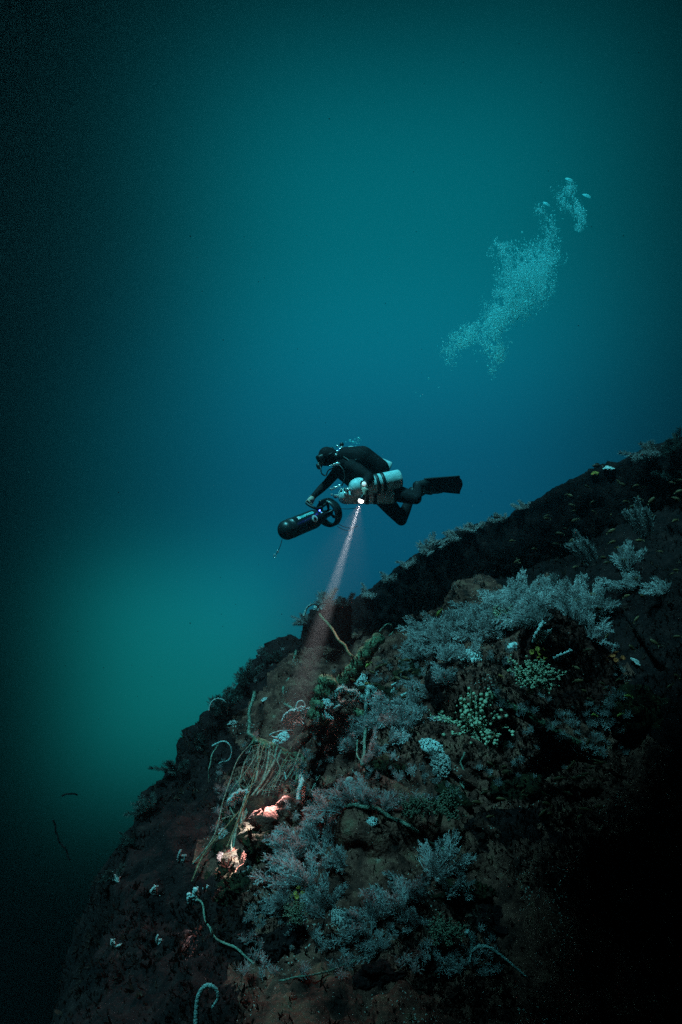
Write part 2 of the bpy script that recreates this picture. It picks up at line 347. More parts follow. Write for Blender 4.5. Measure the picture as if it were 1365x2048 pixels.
def rounded_block(name, corners_lo, corners_hi, mt, s=0.8, cuts=5, rnd=0.06):
    """block between a lower and an upper quad (world points), bevelled, then grown over"""
    b = bmesh.new(); vs = [b.verts.new(c) for c in list(corners_lo) + list(corners_hi)]
    for f in ((0, 1, 2, 3), (4, 5, 6, 7), (0, 1, 5, 4), (1, 2, 6, 5), (2, 3, 7, 6), (3, 0, 4, 7)): b.faces.new([vs[i] for i in f])
    bmesh.ops.recalc_face_normals(b, faces=b.faces)
    bmesh.ops.bevel(b, geom=list(b.edges), offset=rnd, segments=3, affect='EDGES')
    for _ in range(3): bmesh.ops.subdivide_edges(b, edges=[e for e in b.edges if e.calc_length() > 0.05], cuts=1, use_grid_fill=True)
    bmesh.ops.triangulate(b, faces=b.faces)
    me = bpy.data.meshes.new(name); b.to_mesh(me); b.free()
    o = link_mesh(name, me, mt, wreck); displace(o, s); return o
# stump of the broken ventilator at the left end of the bulwark
x0, x1 = P(606, 1240, 7.9).x, P(700, 1240, 7.9).x
ztop0, ztop1 = P(600, 1232, 7.9).z, P(700, 1205, 7.9).z
col = rounded_block('bollard', [(x0 - .03, 7.8, -2.7), (x1, 7.8, -2.7), (x1, 8.6, -2.7), (x0 - .03, 8.6, -2.7)],
                    [(x0, 7.85, ztop0), (x1, 7.85, ztop1), (x1, 8.5, ztop1), (x0, 8.5, ztop0)], M['crust_dark'], 0.75)
SOLID.append(col)
def drum(name, p0, p1, r, mt, s=0.6, squash=1.0, hollow=False):
    ax = p1 - p0; L = ax.length; mb = MB(); n = 30
    pr = [(0.0, r * 0.001), (0.0, r * .4), (0.0, r * .8), (0.01, r * 0.95), (0.05, r)] if not hollow else [(0.5, r * .02), (0.5, r * .5), (0.49, r * .83), (0.25, r * .84), (0.0, r * 0.86), (-0.01, r * .93), (0.03, r)]
    pr += [(0.05 + (L - 0.1) * k / n, r) for k in range(1, n)] + [(L - 0.05, r), (L - .01, r * .95), (L, r * 0.8), (L, r * .4), (L, 0.001)]
    lathe(mb, p0, ax, pr, 72, cap=False)
    o = mb.build(name, mt, wreck)
    b = bmesh.new(); b.from_mesh(o.data); bmesh.ops.recalc_face_normals(b, faces=b.faces); b.to_mesh(o.data); b.free()
    displace(o, s); return o
# big plated winch housing with a curved top at the right, a plate shelf in front of it, and the hollow pipe mouth beside it
def plate(name, outline, depth_dir, thick, mt, s=0.4, rnd=0.05, cuts=3):
    b = bmesh.new(); front = [b.verts.new(p) for p in outline]; back = [b.verts.new(p + depth_dir * thick) for p in outline]; n = len(outline)
    b.faces.new(front); b.faces.new(back[::-1])
    for i in range(n): b.faces.new([front[i], back[i], back[(i + 1) % n], front[(i + 1) % n]])
    bmesh.ops.recalc_face_normals(b, faces=b.faces)
    bmesh.ops.bevel(b, geom=[e for e in b.edges], offset=rnd, segments=2, affect='EDGES')
    bmesh.ops.triangulate(b, faces=b.faces)
    for _ in range(6):
        es = [e for e in b.edges if e.calc_length() > 0.05]
        if not es: break
        bmesh.ops.subdivide_edges(b, edges=es, cuts=1); bmesh.ops.triangulate(b, faces=b.faces)
    me = bpy.data.meshes.new(name); b.to_mesh(me); b.free(); o = link_mesh(name, me, mt, wreck); displace(o, s); return o
wo_ = catmull([P(1040, 1400, 5.10), P(1038, 1300, 5.10), P(1058, 1252, 5.12), P(1094, 1234, 5.15), P(1145, 1248, 5.13), P(1198, 1284, 5.10), P(1234, 1330, 5.06), P(1252, 1385, 5.0), P(1240, 1450, 4.96), P(1190, 1530, 4.95), P(1100, 1540, 5.05)], 3)
SOLID.append(plate('winch_housing', wo_, Vector((.25, .95, .0)).normalized(), .50, M['crust_rust'], .26, .06))
SOLID.append(rounded_block('deck_plate', [P(1030, 1372, 5.1), P(1215, 1485, 5.0), P(1200, 1530, 4.55), P(985, 1405, 4.7)][::-1], [P(1030, 1355, 5.1), P(1215, 1468, 5.0), P(1200, 1512, 4.55), P(985, 1388, 4.7)][::-1], M['crust'], .35, rnd=.02))
def boulder(name, c, r, mt, s=1.0, amp=0.25):
    v = ICO4_V.copy(); b = bmesh.new(); bmesh.ops.create_icosphere(b, subdivisions=5, radius=1)
    me = bpy.data.meshes.new(name); b.to_mesh(me); b.free(); n = len(me.vertices)
    co = np.empty(n * 3); me.vertices.foreach_get('co', co); co = co.reshape(-1, 3)
    co = co * (1 + amp * fbm(co + c.x, 1.4, 3))[:, None] * np.array(r) + np.array(tuple(c))
    me.vertices.foreach_set('co', co.ravel()); me.update()
    o = link_mesh(name, me, mt, wreck); displace(o, s); return o
SOLID.append(boulder('capstan', P(770, 1760, 4.25) + Vector((0, .25, 0)), (0.50, 0.45, 0.46), M['crust'], 0.8, 0.16))
SOLID.append(boulder('collapsed_housing', P(975, 1425, 5.45) + Vector((0, .2, 0)), (0.33, 0.30, 0.31), M['crust'], 0.7, 0.2))
SOLID.append(boulder('deck_machinery', P(915, 1560, 5.0) + Vector((0, .25, -.05)), (0.38, 0.4, 0.28), M['crust'], 0.8, 0.25))
SOLID.append(boulder('deck_plate_heap', P(470, 1745, 4.72) + Vector((0.05, .25, -.06)), (0.36, 0.5, 0.24), M['crust_tan'], 1.2, 0.35))
SOLID.append(boulder('hatch_coaming', P(1120, 1700, 4.2) + Vector((0, .25, -.1)), (0.55, 0.45, 0.22), M['crust_dark'], 0.8, 0.25))
SOLID.append(boulder('vent_cowl', P(880, 1385, 5.7) + Vector((0.1, .1, -.02)), (0.20, 0.26, 0.22), M['crust_dark'], 0.6, 0.2))
def beam(name, p0, p1, r, mt, s=0.35, seg=16, flare=0.0):
    n = max(12, int((p1 - p0).length / 0.02)); ps = [p0 + (p1 - p0) * (i / n) for i in range(n + 1)]
    rs = [r * (1 + flare * math.sin(i * 1.3) * 0.3) * (math.sqrt(max(0.05, 1 - (max(0, i - n + 4) / 4.2) ** 2))) for i in range(n + 1)]
    mb = MB(); tube(mb, ps, rs, seg); o = mb.build(name, mt, wreck)
    b = bmesh.new(); b.from_mesh(o.data); bmesh.ops.recalc_face_normals(b, faces=b.faces); b.to_mesh(o.data); b.free()
    displace(o, s); return o
SOLID.append(beam('davit_arm', P(660, 1400, 5.95), P(763, 1268, 6.0), 0.058, M['crust_green'], 0.32, flare=.5))
SOLID.append(beam('stanchion', P(632, 1440, 5.6), P(662, 1352, 5.7), 0.088, M['crust_green'], 0.40, flare=.5))
SOLID.append(beam('deck_beam', P(540, 1560, 5.6), P(720, 1335, 6.0), 0.042, M['crust'], 0.22))
SOLID.append(beam('fallen_rail', P(505, 1480, 5.68), P(662, 1545, 5.6), 0.040, M['crust_green'], 0.25))
SOLID.append(beam('rail', P(585, 1600, 5.3), P(655, 1440, 5.7), 0.030, M['crust'], 0.2))
SOLID.append(beam('broken_spar', P(950, 1640, 4.4), P(1090, 1735, 4.15), 0.035, M['crust'], 0.2))
SOLID.append(beam('angle_iron', P(985, 1392, 4.69), P(1205, 1512, 4.54), 0.022, M['crust_green'], 0.18))

for a_, b_, r_, m_ in (((850,1500,5.0),(1015,1610,4.6),.030,'crust'),((655,1575,4.95),(850,1505,5.15),.026,'crust'),((700,1420,5.9),(842,1476,5.45),.028,'crust_green'),((905,1330,6.3),(800,1400,6.2),.04,'crust'),((1220,1180,6.6),(1330,1330,5.2),.035,'crust_dark'),((380,1640,5.35),(520,1470,6.0),.035,'crust_dark'),((300,1780,4.75),(420,1600,5.4),.03,'crust_dark')):
    SOLID.append(beam('frame_rib', P(*a_), P(*b_), r_, M[m_], 0.2))
SOLID.append(rounded_block('hull_plate', [P(690, 1560, 5.3), P(850, 1600, 5.0), P(830, 1530, 5.5), P(690, 1500, 5.7)], [P(690, 1545, 5.3), P(850, 1585, 5.0), P(835, 1515, 5.55), P(690, 1488, 5.75)], M['crust'], .35, rnd=.02))
SOLID.append(rounded_block('hull_plate', [P(1000, 1640, 4.5), P(1150, 1610, 4.4), P(1130, 1550, 4.9), P(1000, 1570, 4.9)], [P(1000, 1622, 4.5), P(1150, 1592, 4.4), P(1135, 1535, 4.95), P(1000, 1555, 4.95)], M['crust_dark'], .35, rnd=.02))
rd_ = random.Random(44)
for (x_, y_) in ((525,1615),(498,1668),(520,1700),(470,1738),(492,1770),(450,1790),(640,1545),(705,1600),(770,1545),(830,1455),(905,1600),(960,1540),(1010,1500),(1060,1590),(1130,1640),(560,1650),(600,1590),(880,1700),(930,1790),(980,1850),(700,1440),(760,1400),(820,1350),(1180,1570),(1240,1540),(1290,1440),(660,1900),(760,1960),(560,1900),(860,1950)):
    bv_, bn_ = None, None
    q_ = P(x_, y_, 1); tan_ = abs(x_ - 500) < 60 and 1600 < y_ < 1800; best = None
    for o_ in SOLID[:1]:
        ok, l_, n_, _i = o_.ray_cast(o_.matrix_world.inverted() @ Vector((0, 0, 0)), q_.normalized())
        if ok: best = o_.matrix_world @ l_
    if best is None: continue
    r_ = rd_.uniform(.07, .17); SOLID.append(boulder('debris', best + Vector((0, .03, 0)), (r_ * rd_.uniform(.8, 1.9), r_ * rd_.uniform(.7, 1.3), r_ * rd_.uniform(.5, 1.0)), M['crust_tan' if tan_ else rd_.choice(['crust', 'crust', 'crust_tan', 'crust_dark'])], .55, .45))
# one BVH over everything solid, in world space
bpy.context.view_layer.update()
bv, bf = [], []; off = 0
for o in SOLID:
    mw = o.matrix_world; n = len(o.data.vertices); co = np.empty(n * 3); o.data.vertices.foreach_get('co', co)
    co = co.reshape(-1, 3) @ np.array(mw.to_3x3()).T + np.array(mw.translation); bv.extend(map(tuple, co))
    bf.extend([tuple(i + off for i in p.vertices) for p in o.data.polygons]); off += n
BVH = BVHTree.FromPolygons(bv, bf)
def hit(x, y):
    dr = Vector(((x - 682.5) / F, 1, (1024 - y) / F)).normalized()
    loc, no, idx, dist = BVH.ray_cast(Vector((0, 0, 0)), dr)
    if loc is None: return None, None
    if no.dot(dr) > 0: no = -no
    return loc, no

# ================================================================== turf: short growth nobody could count, over all the wreck
def turf(n=24000):
    tri = []; 
    bvn = np.array(bv); cnt = 0; V_ = []; F_ = []
    tries = 0
    while cnt < n and tries < n * 5:
        tries += 1
        x = random.uniform(-60, 1425); y = random.uniform(850, 2110)
        loc, no = hit(x, y)
        if loc is None: continue
        D = loc.y
        if loc.x < np.interp(loc.y, EDGE_Y, EDGE_X) + .5 and random.random() < .5: continue
        if random.random() > min(1.0, max(0.05, 1.5 * vn1(loc * .55) - .25)) * (.35 if loc.x > 1.9 else 1): continue
        up = (no + Vector((0, 0, 0.5)) + Vector((random.gauss(0, .45), random.gauss(0, .45), random.gauss(0, .45)))).normalized()
        h = random.uniform(0.012, 0.042) * (0.7 + 0.06 * D) * (1.8 if random.random() < .08 else 1); w = h * random.uniform(0.10, 0.28)
        u, v = frame(up); a = random.uniform(0, 6.28); u = u * math.cos(a) + v * math.sin(a)
        b0 = loc - no * 0.004
        for s in range(3):
            dr = (up + Vector((random.gauss(0, .45), random.gauss(0, .45), random.gauss(0, .45)))).normalized()
            k = len(V_)
            V_ += [b0 - u * w * .5, b0 + u * w * .5, b0 + dr * h * .6 + u * w * .6, b0 + dr * h * .6 - u * w * .6, b0 + dr * h + Vector((0, 0, h * .1))]
            F_ += [(k, k + 1, k + 2, k + 3), (k + 3, k + 2, k + 4)]
        cnt += 1
    me = bpy.data.meshes.new('turf_growth'); me.from_pydata([tuple(v) for v in V_], [], F_); me.update()
    return link_mesh('turf_growth', me, M['turf'], None, False)
def vn1(l): return float(vnoise(np.array([[l.x * 3.1, l.y * 3.1, l.z * 3.1]]))[0]) + .5
random.seed(3)
tag(turf(), 'short brown turf of algae and hydroids coating the wreck', 'turf', kind='stuff')

# ================================================================== coral prototypes (unit height, growing along +Z)
def feather_mesh(seed, nb=9, spread=0.75, planar=0.6, pins=26, leaf=4):
    """a bush of swept fronds, each a curved rib with two ranks of fine side branches"""
    r = random.Random(seed); mb = MB(); V_ = []; F_ = []
    sweep = Vector((r.choice((-1, 1)) * r.uniform(.25, .6), 0, 0))
    def strip(a, b, w, side):
        k = len(V_); m = a.lerp(b, .45); V_.extend([a - side * w * .5, a + side * w * .5, m + side * w, m - side * w, b]); F_.append((k, k + 1, k + 2, k + 3)); F_.append((k + 3, k + 2, k + 4))
    for b in range(nb):
        an = spread * (-1 + 2 * (b + r.random()) / nb); ay = r.uniform(-1, 1) * spread * planar
        d = Vector((math.sin(an), math.sin(ay), math.cos(an) * math.cos(ay))).normalized()
        L = r.uniform(0.55, 1.08) * (1 - 0.2 * abs(an)); bend = sweep + Vector((r.uniform(-.25, .25), r.uniform(-.3, .3), -r.uniform(0.05, .4)))
        base = Vector((r.uniform(-.16, .16), r.uniform(-.10, .10), r.uniform(-.06, .02)))
        path = [base + d * (L * t) + bend * (L * t * t * .55) for t in [i / 8 for i in range(9)]]
        tube(mb, path, [0.016 * (1 - i / 9.5) + .004 for i in range(9)], 4, False)
        pw = r.uniform(.13, .21)
        for k in range(pins):
            t = 0.12 + 0.86 * (k + r.random() * .7) / pins; i = min(7, int(t * 8)); f = t * 8 - i
            p = path[i].lerp(path[i + 1], f); tg = (path[i + 1] - path[i]).normalized()
            for sgn in (-1, 1):
                u = tg.cross(Vector((0, 1, 0)) + Vector((r.gauss(0, .35), r.gauss(0, .3), r.gauss(0, .35)))).normalized() * sgn
                pd = (u * 0.75 + tg * 0.9 + Vector((r.gauss(0, .18), r.gauss(0, .25), r.gauss(0, .18)))).normalized()
                pl = pw * (math.sin(math.pi * min(1, t * .8 + .16)) ** .7) * r.uniform(.6, 1.25) + .025
                nrm = pd.cross(tg).normalized(); e = p + pd * pl + tg * pl * .2
                strip(p, e, 0.011, nrm.cross(pd).normalized())
                for j in range(leaf):
                    q = p.lerp(e, (j + .7) / leaf); s2 = 1 if j % 2 else -1
                    ld = (nrm.cross(pd) * s2 * .8 + pd * .9 + nrm * r.gauss(0, .6)).normalized()
                    strip(q, q + ld * pl * .34, 0.009, nrm.cross(ld).normalized())
    mb.add([tuple(v) for v in V_], F_); return mb.mesh('feather')
def granular_mesh(seed, n=46):
    r = random.Random(seed); mb = MB(); tube(mb, [(0, 0, -.05), (0, 0, .15), (.02, 0, .35)], [.09, .07, .05], 8)
    for b in range(n):
        a = r.uniform(0, 6.28); el = math.acos(r.uniform(-.05, 1)); d = Vector((math.sin(el) * math.cos(a), math.sin(el) * math.sin(a) * .8, math.cos(el)))
        L = r.uniform(.35, .66) * (1 + .25 * math.sin(3 * a + seed)); o = Vector((0, 0, .28)); e = o + d * L
        tube(mb, [tuple(o + d * .15), tuple(o.lerp(e, .6)), tuple(e)], [.02, .016, .010], 4, False)
        for k in range(13):
            t = r.uniform(.45, 1.05); s = r.uniform(.016, .036)
            c = o.lerp(e, t) + Vector((r.gauss(0, .05), r.gauss(0, .05), r.gauss(0, .05))); ball(mb, c, (s, s, s * r.uniform(.8, 1.4)), OCT_V if s < .02 else ICO1_V, OCT_F if s < .02 else ICO1_F)
    return mb.mesh('granular')
def cluster_mesh(seed, n=170):
    r = random.Random(seed); mb = MB(); ball(mb, (0, 0, 0), (.42, .42, .22), ICO2_V, ICO2_F)
    for k in range(n):
        a = r.uniform(0, 6.28); q = math.sqrt(r.random()) * .5; s = r.uniform(.018, .052) * (1.1 - q * .6)
        z = .24 * math.sqrt(max(0, 1 - (q / .55) ** 2)); c = (q * math.cos(a), q * math.sin(a), z + s * .6)
        ball(mb, c, (s, s, s * r.uniform(1, 1.7)))
    return mb.mesh('cluster')
def sponge_mesh(seed, n=4):
    r = random.Random(seed); mb = MB()
    for b in range(n):
        x = (b - (n - 1) / 2) * .16; L = r.uniform(.5, 1.0) * (1 if b == n // 2 else .8); dx = r.uniform(-.3, .3) + x
        ps = catmull([(x * .4, 0, -.05), (x * .9, r.uniform(-.08, .08), .3 * L), (x + dx * .4, r.uniform(-.1, .1), .65 * L), (x + dx * .7, r.uniform(-.1, .1), L)], 6)
        k = len(ps); tube(mb, ps, [(.11 * (1 - .35 * i / k) * (1 + .28 * math.sin(i * 1.9 + b)) * (1 if i < k - 1 else .45)) for i in range(k)], 10)
        for j in range(12):
            t = r.randrange(2, k); ball(mb, ps[t] + Vector((r.gauss(0, .06), r.gauss(0, .06), r.gauss(0, .03))), r.uniform(.025, .06))
    return mb.mesh('sponge')
def lump_mesh(seed):
    v = ICO4_V.copy(); v = v * (1 + .35 * fbm(v + seed * 3.7, 1.7, 3))[:, None]; v[:, 2] = v[:, 2] * .6 + .2; v[:, 0] *= 1.0
    mb = MB(); mb.add(v * .5, ICO4_F); return mb.mesh('lump')
def fan_mesh(seed):
    r = random.Random(seed); mb = MB(); 
    def grow(p, a, L, w, dep):
        e = p + Vector((math.sin(a), r.gauss(0, .12), math.cos(a))) * L
        tube(mb, [tuple(p), tuple(p.lerp(e, .5) + Vector((r.gauss(0, .01), r.gauss(0, .015), 0))), tuple(e)], [w, w * .95, w * .85], 5)
        ball(mb, e, w * 1.25)
        if dep == 0: return
        for s in (-1, 0, 1):
            if s == 0 and r.random() < .3: continue
            grow(e, a + s * r.uniform(.35, .6) + r.gauss(0, .1), L * r.uniform(.68, .82), w * .86, dep - 1)
    for a in (-.7, -.25, .2, .65): grow(Vector((0, 0, 0)), a, .24, .034, 4)
    return mb.mesh('fan')
def cup_mesh(seed):
    r = random.Random(seed); mb = MB()
    for c in range(7):
        a = c * 2.4; q = .13 * math.sqrt(c); o = Vector((q * 1.5 * math.cos(a), q * 1.5 * math.sin(a), .1 - q * .2)); d = (Vector((o.x, o.y, .45))).normalized()
        lathe(mb, o, d, [(0, .10), (.18, .12), (.24, .15), (.22, .09), (.12, .04)], 12)
        u, v = frame(d)
        for k in range(12):
            t = k * .5236; ball(mb, o + d * .25 + (u * math.cos(t) + v * math.sin(t)) * .16, .03, OCT_V, OCT_F)
    return mb.mesh('cup')
PROTO = {'feather': [feather_mesh(s) for s in range(5)], 'plume': [feather_mesh(20 + s, 4, .30, .6, 44, 4) for s in range(3)],
         'granular': [granular_mesh(s) for s in range(3)], 'cluster': [cluster_mesh(s) for s in range(3)],
         'sponge': [sponge_mesh(s) for s in range(3)], 'lump': [lump_mesh(s) for s in range(3)], 'fan': [fan_mesh(s) for s in range(2)], 'cup': [cup_mesh(0)]}
for k, l in PROTO.items():
    for me in l: me.polygons.foreach_set('use_smooth', [k not in ('feather', 'plume')] * len(me.polygons))
_cache = {}
def proto(kind, i, mk):
    i %= len(PROTO[kind]); key = (kind, i, mk)
    if key not in _cache:
        me = PROTO[kind][i].copy(); me.materials.clear(); me.materials.append(M[mk]); _cache[key] = me
    return _cache[key]
NAMES = {'feather': ('feather_coral', 'coral'), 'plume': ('plume_coral', 'coral'), 'granular': ('soft_coral', 'coral'), 'cluster': ('polyp_cluster', 'polyps'),
         'sponge': ('finger_sponge', 'sponge'), 'lump': ('sponge', 'sponge'), 'fan': ('fan_coral', 'coral'), 'cup': ('cup_coral', 'coral')}
_pi = 0
def grow(kind, mk, x, y, h, label, lean=0.0, wid=1.0, group=None, up=0.6, name=None, D=None):
    """a growth rooted on the wreck under photo point (x, y), h photo pixels tall"""
    global _pi; _pi += 1
    loc, no = hit(x, y)
    yy = y
    while loc is None and yy < y + 90: yy += 4; loc, no = hit(x, yy)
    if loc is None: return None
    H = h / F * loc.y
    u = (no * (1 - up) + Vector((math.sin(lean), -0.12, math.cos(lean))) * up).normalized()
    qz = u.to_track_quat('Z', 'Y')
    # turn the fan's width across the view, then a random twist
    xax = qz @ Vector((1, 0, 0)); want = Vector((1, 0, 0)) - u * u.x
    ang = xax.angle(want) if want.length > 1e-3 else 0
    if (xax.cross(want)).dot(u) < 0: ang = -ang
    qz = Quaternion(u, ang + random.uniform(-.5, .5)) @ qz
    o = bpy.data.objects.new(name or NAMES[kind][0], proto(kind, _pi, mk)); COL.objects.link(o)
    o.rotation_mode = 'QUATERNION'; o.rotation_quaternion = qz; o.scale = (H * wid, H * wid * random.uniform(.8, 1.1), H); o.location = loc + no * ((0.26 if kind == 'granular' else -0.02) * H)
    tag(o, label, NAMES[kind][1], group); return o
random.seed(11)
RIDGE_G, BANK_G, FRONT_G, HULL_G = 'corals along the ridge top', 'feather corals banked on the deck below the bulwark', 'corals on the foreground mound', 'dark tufts on the left hull edge'
grow('feather', 'feather', 1298, 922, 55, 'pale bushy feather coral standing alone on the ridge crest by right frame edge', 0, 1.1)
grow('feather', 'feather_dark', 1352, 905, 52, 'brownish bush coral on the ridge crest cut by right frame edge', .1, 1.2)
grow('plume', 'feather', 1110, 1000, 70, 'drooping combed plume lying along the ridge rim below two little crest lumps', 1.5, .9, up=.9)
grow('plume', 'feather', 1290, 1078, 90, 'tallest pale plume climbing the dark bulwark face at right', -.25, .8, up=.9)
grow('feather', 'feather', 1262, 1140, 62, 'blue-grey bush on the bulwark face just below the tallest plume', -.2, 1.0, up=.8)
grow('feather', 'feather', 1262, 1185, 55, 'upright tufted coral low on the bulwark face right of the coral bank', -.1, 1.4, up=.9)
grow('plume', 'feather', 1185, 1130, 85, 'leaning plume at the upper right end of the coral bank', -.5, .8, up=.9)
grow('feather', 'feather', 1330, 1190, 45, 'dim feather coral on the dark slope near right frame edge', .3, 1.5)
grow('feather', 'feather_dark', 1345, 960, 40, 'dusky feather coral hanging under the crest bush at right frame edge', .2, 1.3)
BANK = [(838,1266,55,-.7,'lowest and leftmost feather coral of the deck bank, pointing left'),(872,1246,80,-.4,'tall shaggy feather coral near the left end of the deck bank, beside a yellow fish'),
 (915,1224,85,-.3,'thick pale feather coral behind the yellow fish in the deck bank'),(958,1204,80,-.2,'broad feather coral left of the middle of the deck bank'),
 (1002,1190,72,-.15,'bright-tipped feather coral at the crest middle of the deck bank'),(1048,1178,70,0,'feather coral right of the middle of the deck bank crest'),
 (1095,1170,68,.1,'teal-tipped feather coral where the bank rises to the leaning plume'),(1140,1172,64,.2,'feather coral at the foot of the leaning plume'),
 (1150,1215,60,.3,'grey feather coral behind the curved winch drum top'),(1195,1205,60,.1,'rounded grey bush right of the winch drum top'),
 (1185,1250,55,.8,'spiky feather coral raking right over the winch drum'),(1080,1225,72,-.2,'soft grey feather coral just above the winch drum crown'),
 (935,1275,60,-.5,'small feather coral under the bank among brown rubble'),(1000,1225,60,-.2,'feather coral mass between deck bank and granular coral'),
 (965,1250,66,.9,'feather coral drooping down from the bank middle'),(895,1275,45,.6,'wispy feather coral trailing below the bank left end')]
for (x, y, h, le, lb) in BANK: grow('feather', 'feather', x, y + 22 + (26 if x < 960 else 6), h * .95, lb, le, 1.25, BANK_G)
random.seed(33)
for k in range(26):
    x = random.uniform(850, 1225); y = np.interp(x, [850, 950, 1050, 1225], [1292, 1262, 1225, 1222]) + random.uniform(-12, 26)
    grow('feather', 'feather', x, y, random.uniform(42, 66), 'smaller grey feather coral filling the lower rows of the deck bank', random.uniform(-.9, .5), 1.3, 'feather corals in the lower rows of the deck bank')
random.seed(12)
MID = [(828,1428,72,-.9,'feather coral drooping left from the vent cowl, lowest of three'),(852,1400,70,-.6,'feather coral on the left shoulder of the vent cowl'),
 (893,1368,60,-.3,'pale-edged feather coral crowning the vent cowl'),(850,1440,55,2.6,'bright feather coral hanging straight down under the vent cowl'),
 (778,1440,80,-.7,'broad teal feather coral right of the fuzzy rope loop'),(805,1462,70,.2,'teal feather coral between rope loop and vent cowl'),
 (745,1468,62,-.7,'spiky feather coral below the fuzzy rope loop'),(706,1500,55,-.6,'grey feather coral left of the thin hanging stalk'),
 (785,1490,58,.8,'flat grey feather coral spreading right below the teal ones'),(742,1510,50,1.3,'grey feather coral lying flat over the deck rubble')]
for (x, y, h, le, lb) in MID: grow('feather', 'feather', x, y, h, lb, le, 1.1, 'feather corals on the middle deck', up=.85)
FRONT = [(650,1640,70,-.9,'left end feather coral draped over the crest of the foreground mound'),(690,1618,75,-.5,'bright feather coral on the crest of the foreground mound'),
 (735,1610,70,-.1,'feather coral at the crest centre of the foreground mound'),(775,1625,55,.5,'feather coral right of the crest of the foreground mound'),
 (600,1722,110,-.9,'big blue-grey feather coral stretching left toward the torch-lit ropes'),(640,1705,90,-.3,'greenish feather coral on the left flank of the foreground mound'),
 (610,1775,110,-.7,'big dim feather coral low on the left flank of the foreground mound'),(575,1815,80,-.8,'dim feather coral at the bottom left foot of the foreground mound'),
 (650,1830,80,-.3,'shadowy feather coral under the left flank of the mound'),(680,1740,70,-.2,'mottled green feather coral on the mound face'),
 (742,1865,95,-.9,'feather coral at the left end of the low front spray'),(790,1830,95,-.7,'feather coral in the middle of the low front spray'),
 (835,1800,90,-.6,'pale feather coral in the upper part of the low front spray'),(880,1760,95,.25,'bright upright feather coral at the right tip of the front spray'),
 (905,1790,70,.6,'dark-rooted feather coral right behind the front spray tip'),(830,1860,60,-1.0,'thin feather coral trailing under the front spray'),
 (760,1905,55,-.9,'faint feather coral below the left end of the front spray')]
for (x, y, h, le, lb) in FRONT: grow('feather', 'feather', x, y, h, lb, le, 1.1, FRONT_G, up=.8)
FAR = [(782,1165,32,'hazy small coral on the far ridge left of the dark bulwark middle'),(862,1108,42,'hazy bush coral on the far ridge above the darkest bulwark part'),(905,1085,40,'pale hazy bush coral on the far ridge right below the fins'),
 (945,1066,34,'low hazy coral on the far ridge between two paler bushes'),(1000,1045,28,'small hazy coral on the ridge where the crest straightens'),(735,1195,30,'small hazy coral where the far ridge meets the torch beam'),
 (655,1216,44,'coral tuft on the stump top where the torch beam ends'),(612,1250,34,'coral tuft on the left corner of the stump top'),(690,1214,36,'brown coral tuft on the right corner of the stump top'),
 (1045,1020,26,'tiny coral on the ridge crest left of the drooping plume'),(820,1135,30,'dim hazy coral low on the far ridge slope')]
for (x, y, h, lb) in FAR: grow('feather', 'feather', x, y, h, lb, random.uniform(-.4, .4), 1.3, RIDGE_G)
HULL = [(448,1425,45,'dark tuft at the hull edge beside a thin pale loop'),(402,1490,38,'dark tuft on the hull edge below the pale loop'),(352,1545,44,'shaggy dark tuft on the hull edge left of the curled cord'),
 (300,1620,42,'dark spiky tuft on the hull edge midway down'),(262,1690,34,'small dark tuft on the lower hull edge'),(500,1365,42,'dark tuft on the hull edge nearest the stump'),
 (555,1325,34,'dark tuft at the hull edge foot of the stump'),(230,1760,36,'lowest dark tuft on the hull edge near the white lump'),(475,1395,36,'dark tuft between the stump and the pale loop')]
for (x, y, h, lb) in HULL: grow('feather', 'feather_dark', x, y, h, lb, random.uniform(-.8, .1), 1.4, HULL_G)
grow('granular', 'granular', 938, 1462, 122, 'largest pale granular coral, bushy and yellowish, at the pipe mouth', -.1, 1.0, up=.8)
grow('granular', 'granular', 1052, 1400, 78, 'rounded pale granular coral on the pipe between the pipe mouth and winch drum', .1, 1.1, up=.8)
grow('granular', 'granular', 1005, 1262, 55, 'small yellowish granular coral standing in front of the feather bank', 0, .9, up=.8)
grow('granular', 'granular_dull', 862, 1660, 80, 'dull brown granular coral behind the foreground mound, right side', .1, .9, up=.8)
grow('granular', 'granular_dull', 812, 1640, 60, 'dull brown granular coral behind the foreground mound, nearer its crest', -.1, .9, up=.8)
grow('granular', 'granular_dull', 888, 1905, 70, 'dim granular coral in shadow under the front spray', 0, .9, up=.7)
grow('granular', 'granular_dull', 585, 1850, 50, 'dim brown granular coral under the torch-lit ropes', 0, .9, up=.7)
CL = [(862,1496,52,'white','bright bead-like white polyp cluster on a deck lump below the granular coral'),(885,1530,50,'pale','pinkish bead cluster below the bright white one'),(938,1320,60,'white','speckled white polyp cluster above the vent cowl and pipe'),
 (700,1478,62,'pale','pale bead cluster left of the grey feather corals'),(668,1448,44,'pale','small pale bead cluster beside the stanchion foot'),(655,1430,30,'white','small bright white polyp patch below the rope loop'),
 (625,1790,50,'pale','pale bead cluster at the left foot of the foreground mound'),(680,1835,44,'pale','pale bead cluster along the lower rim of the foreground mound'),(745,1645,26,'white','tiny green-white polyp patch high on the mound face'),
 (565,1480,44,'white','white polyp patch on the fallen rail above the hanging ropes'),(640,1200,26,'white','small pale cluster on the stump top'),(655,1405,24,'white','white tuft just under the davit arm'),(720,1362,34,'white','white star-shaped polyp tuft on the deck beam end')]
for (x, y, h, mk, lb) in CL: grow('cluster', mk, x, y, h, lb, 0, 1.0, None, up=.35)
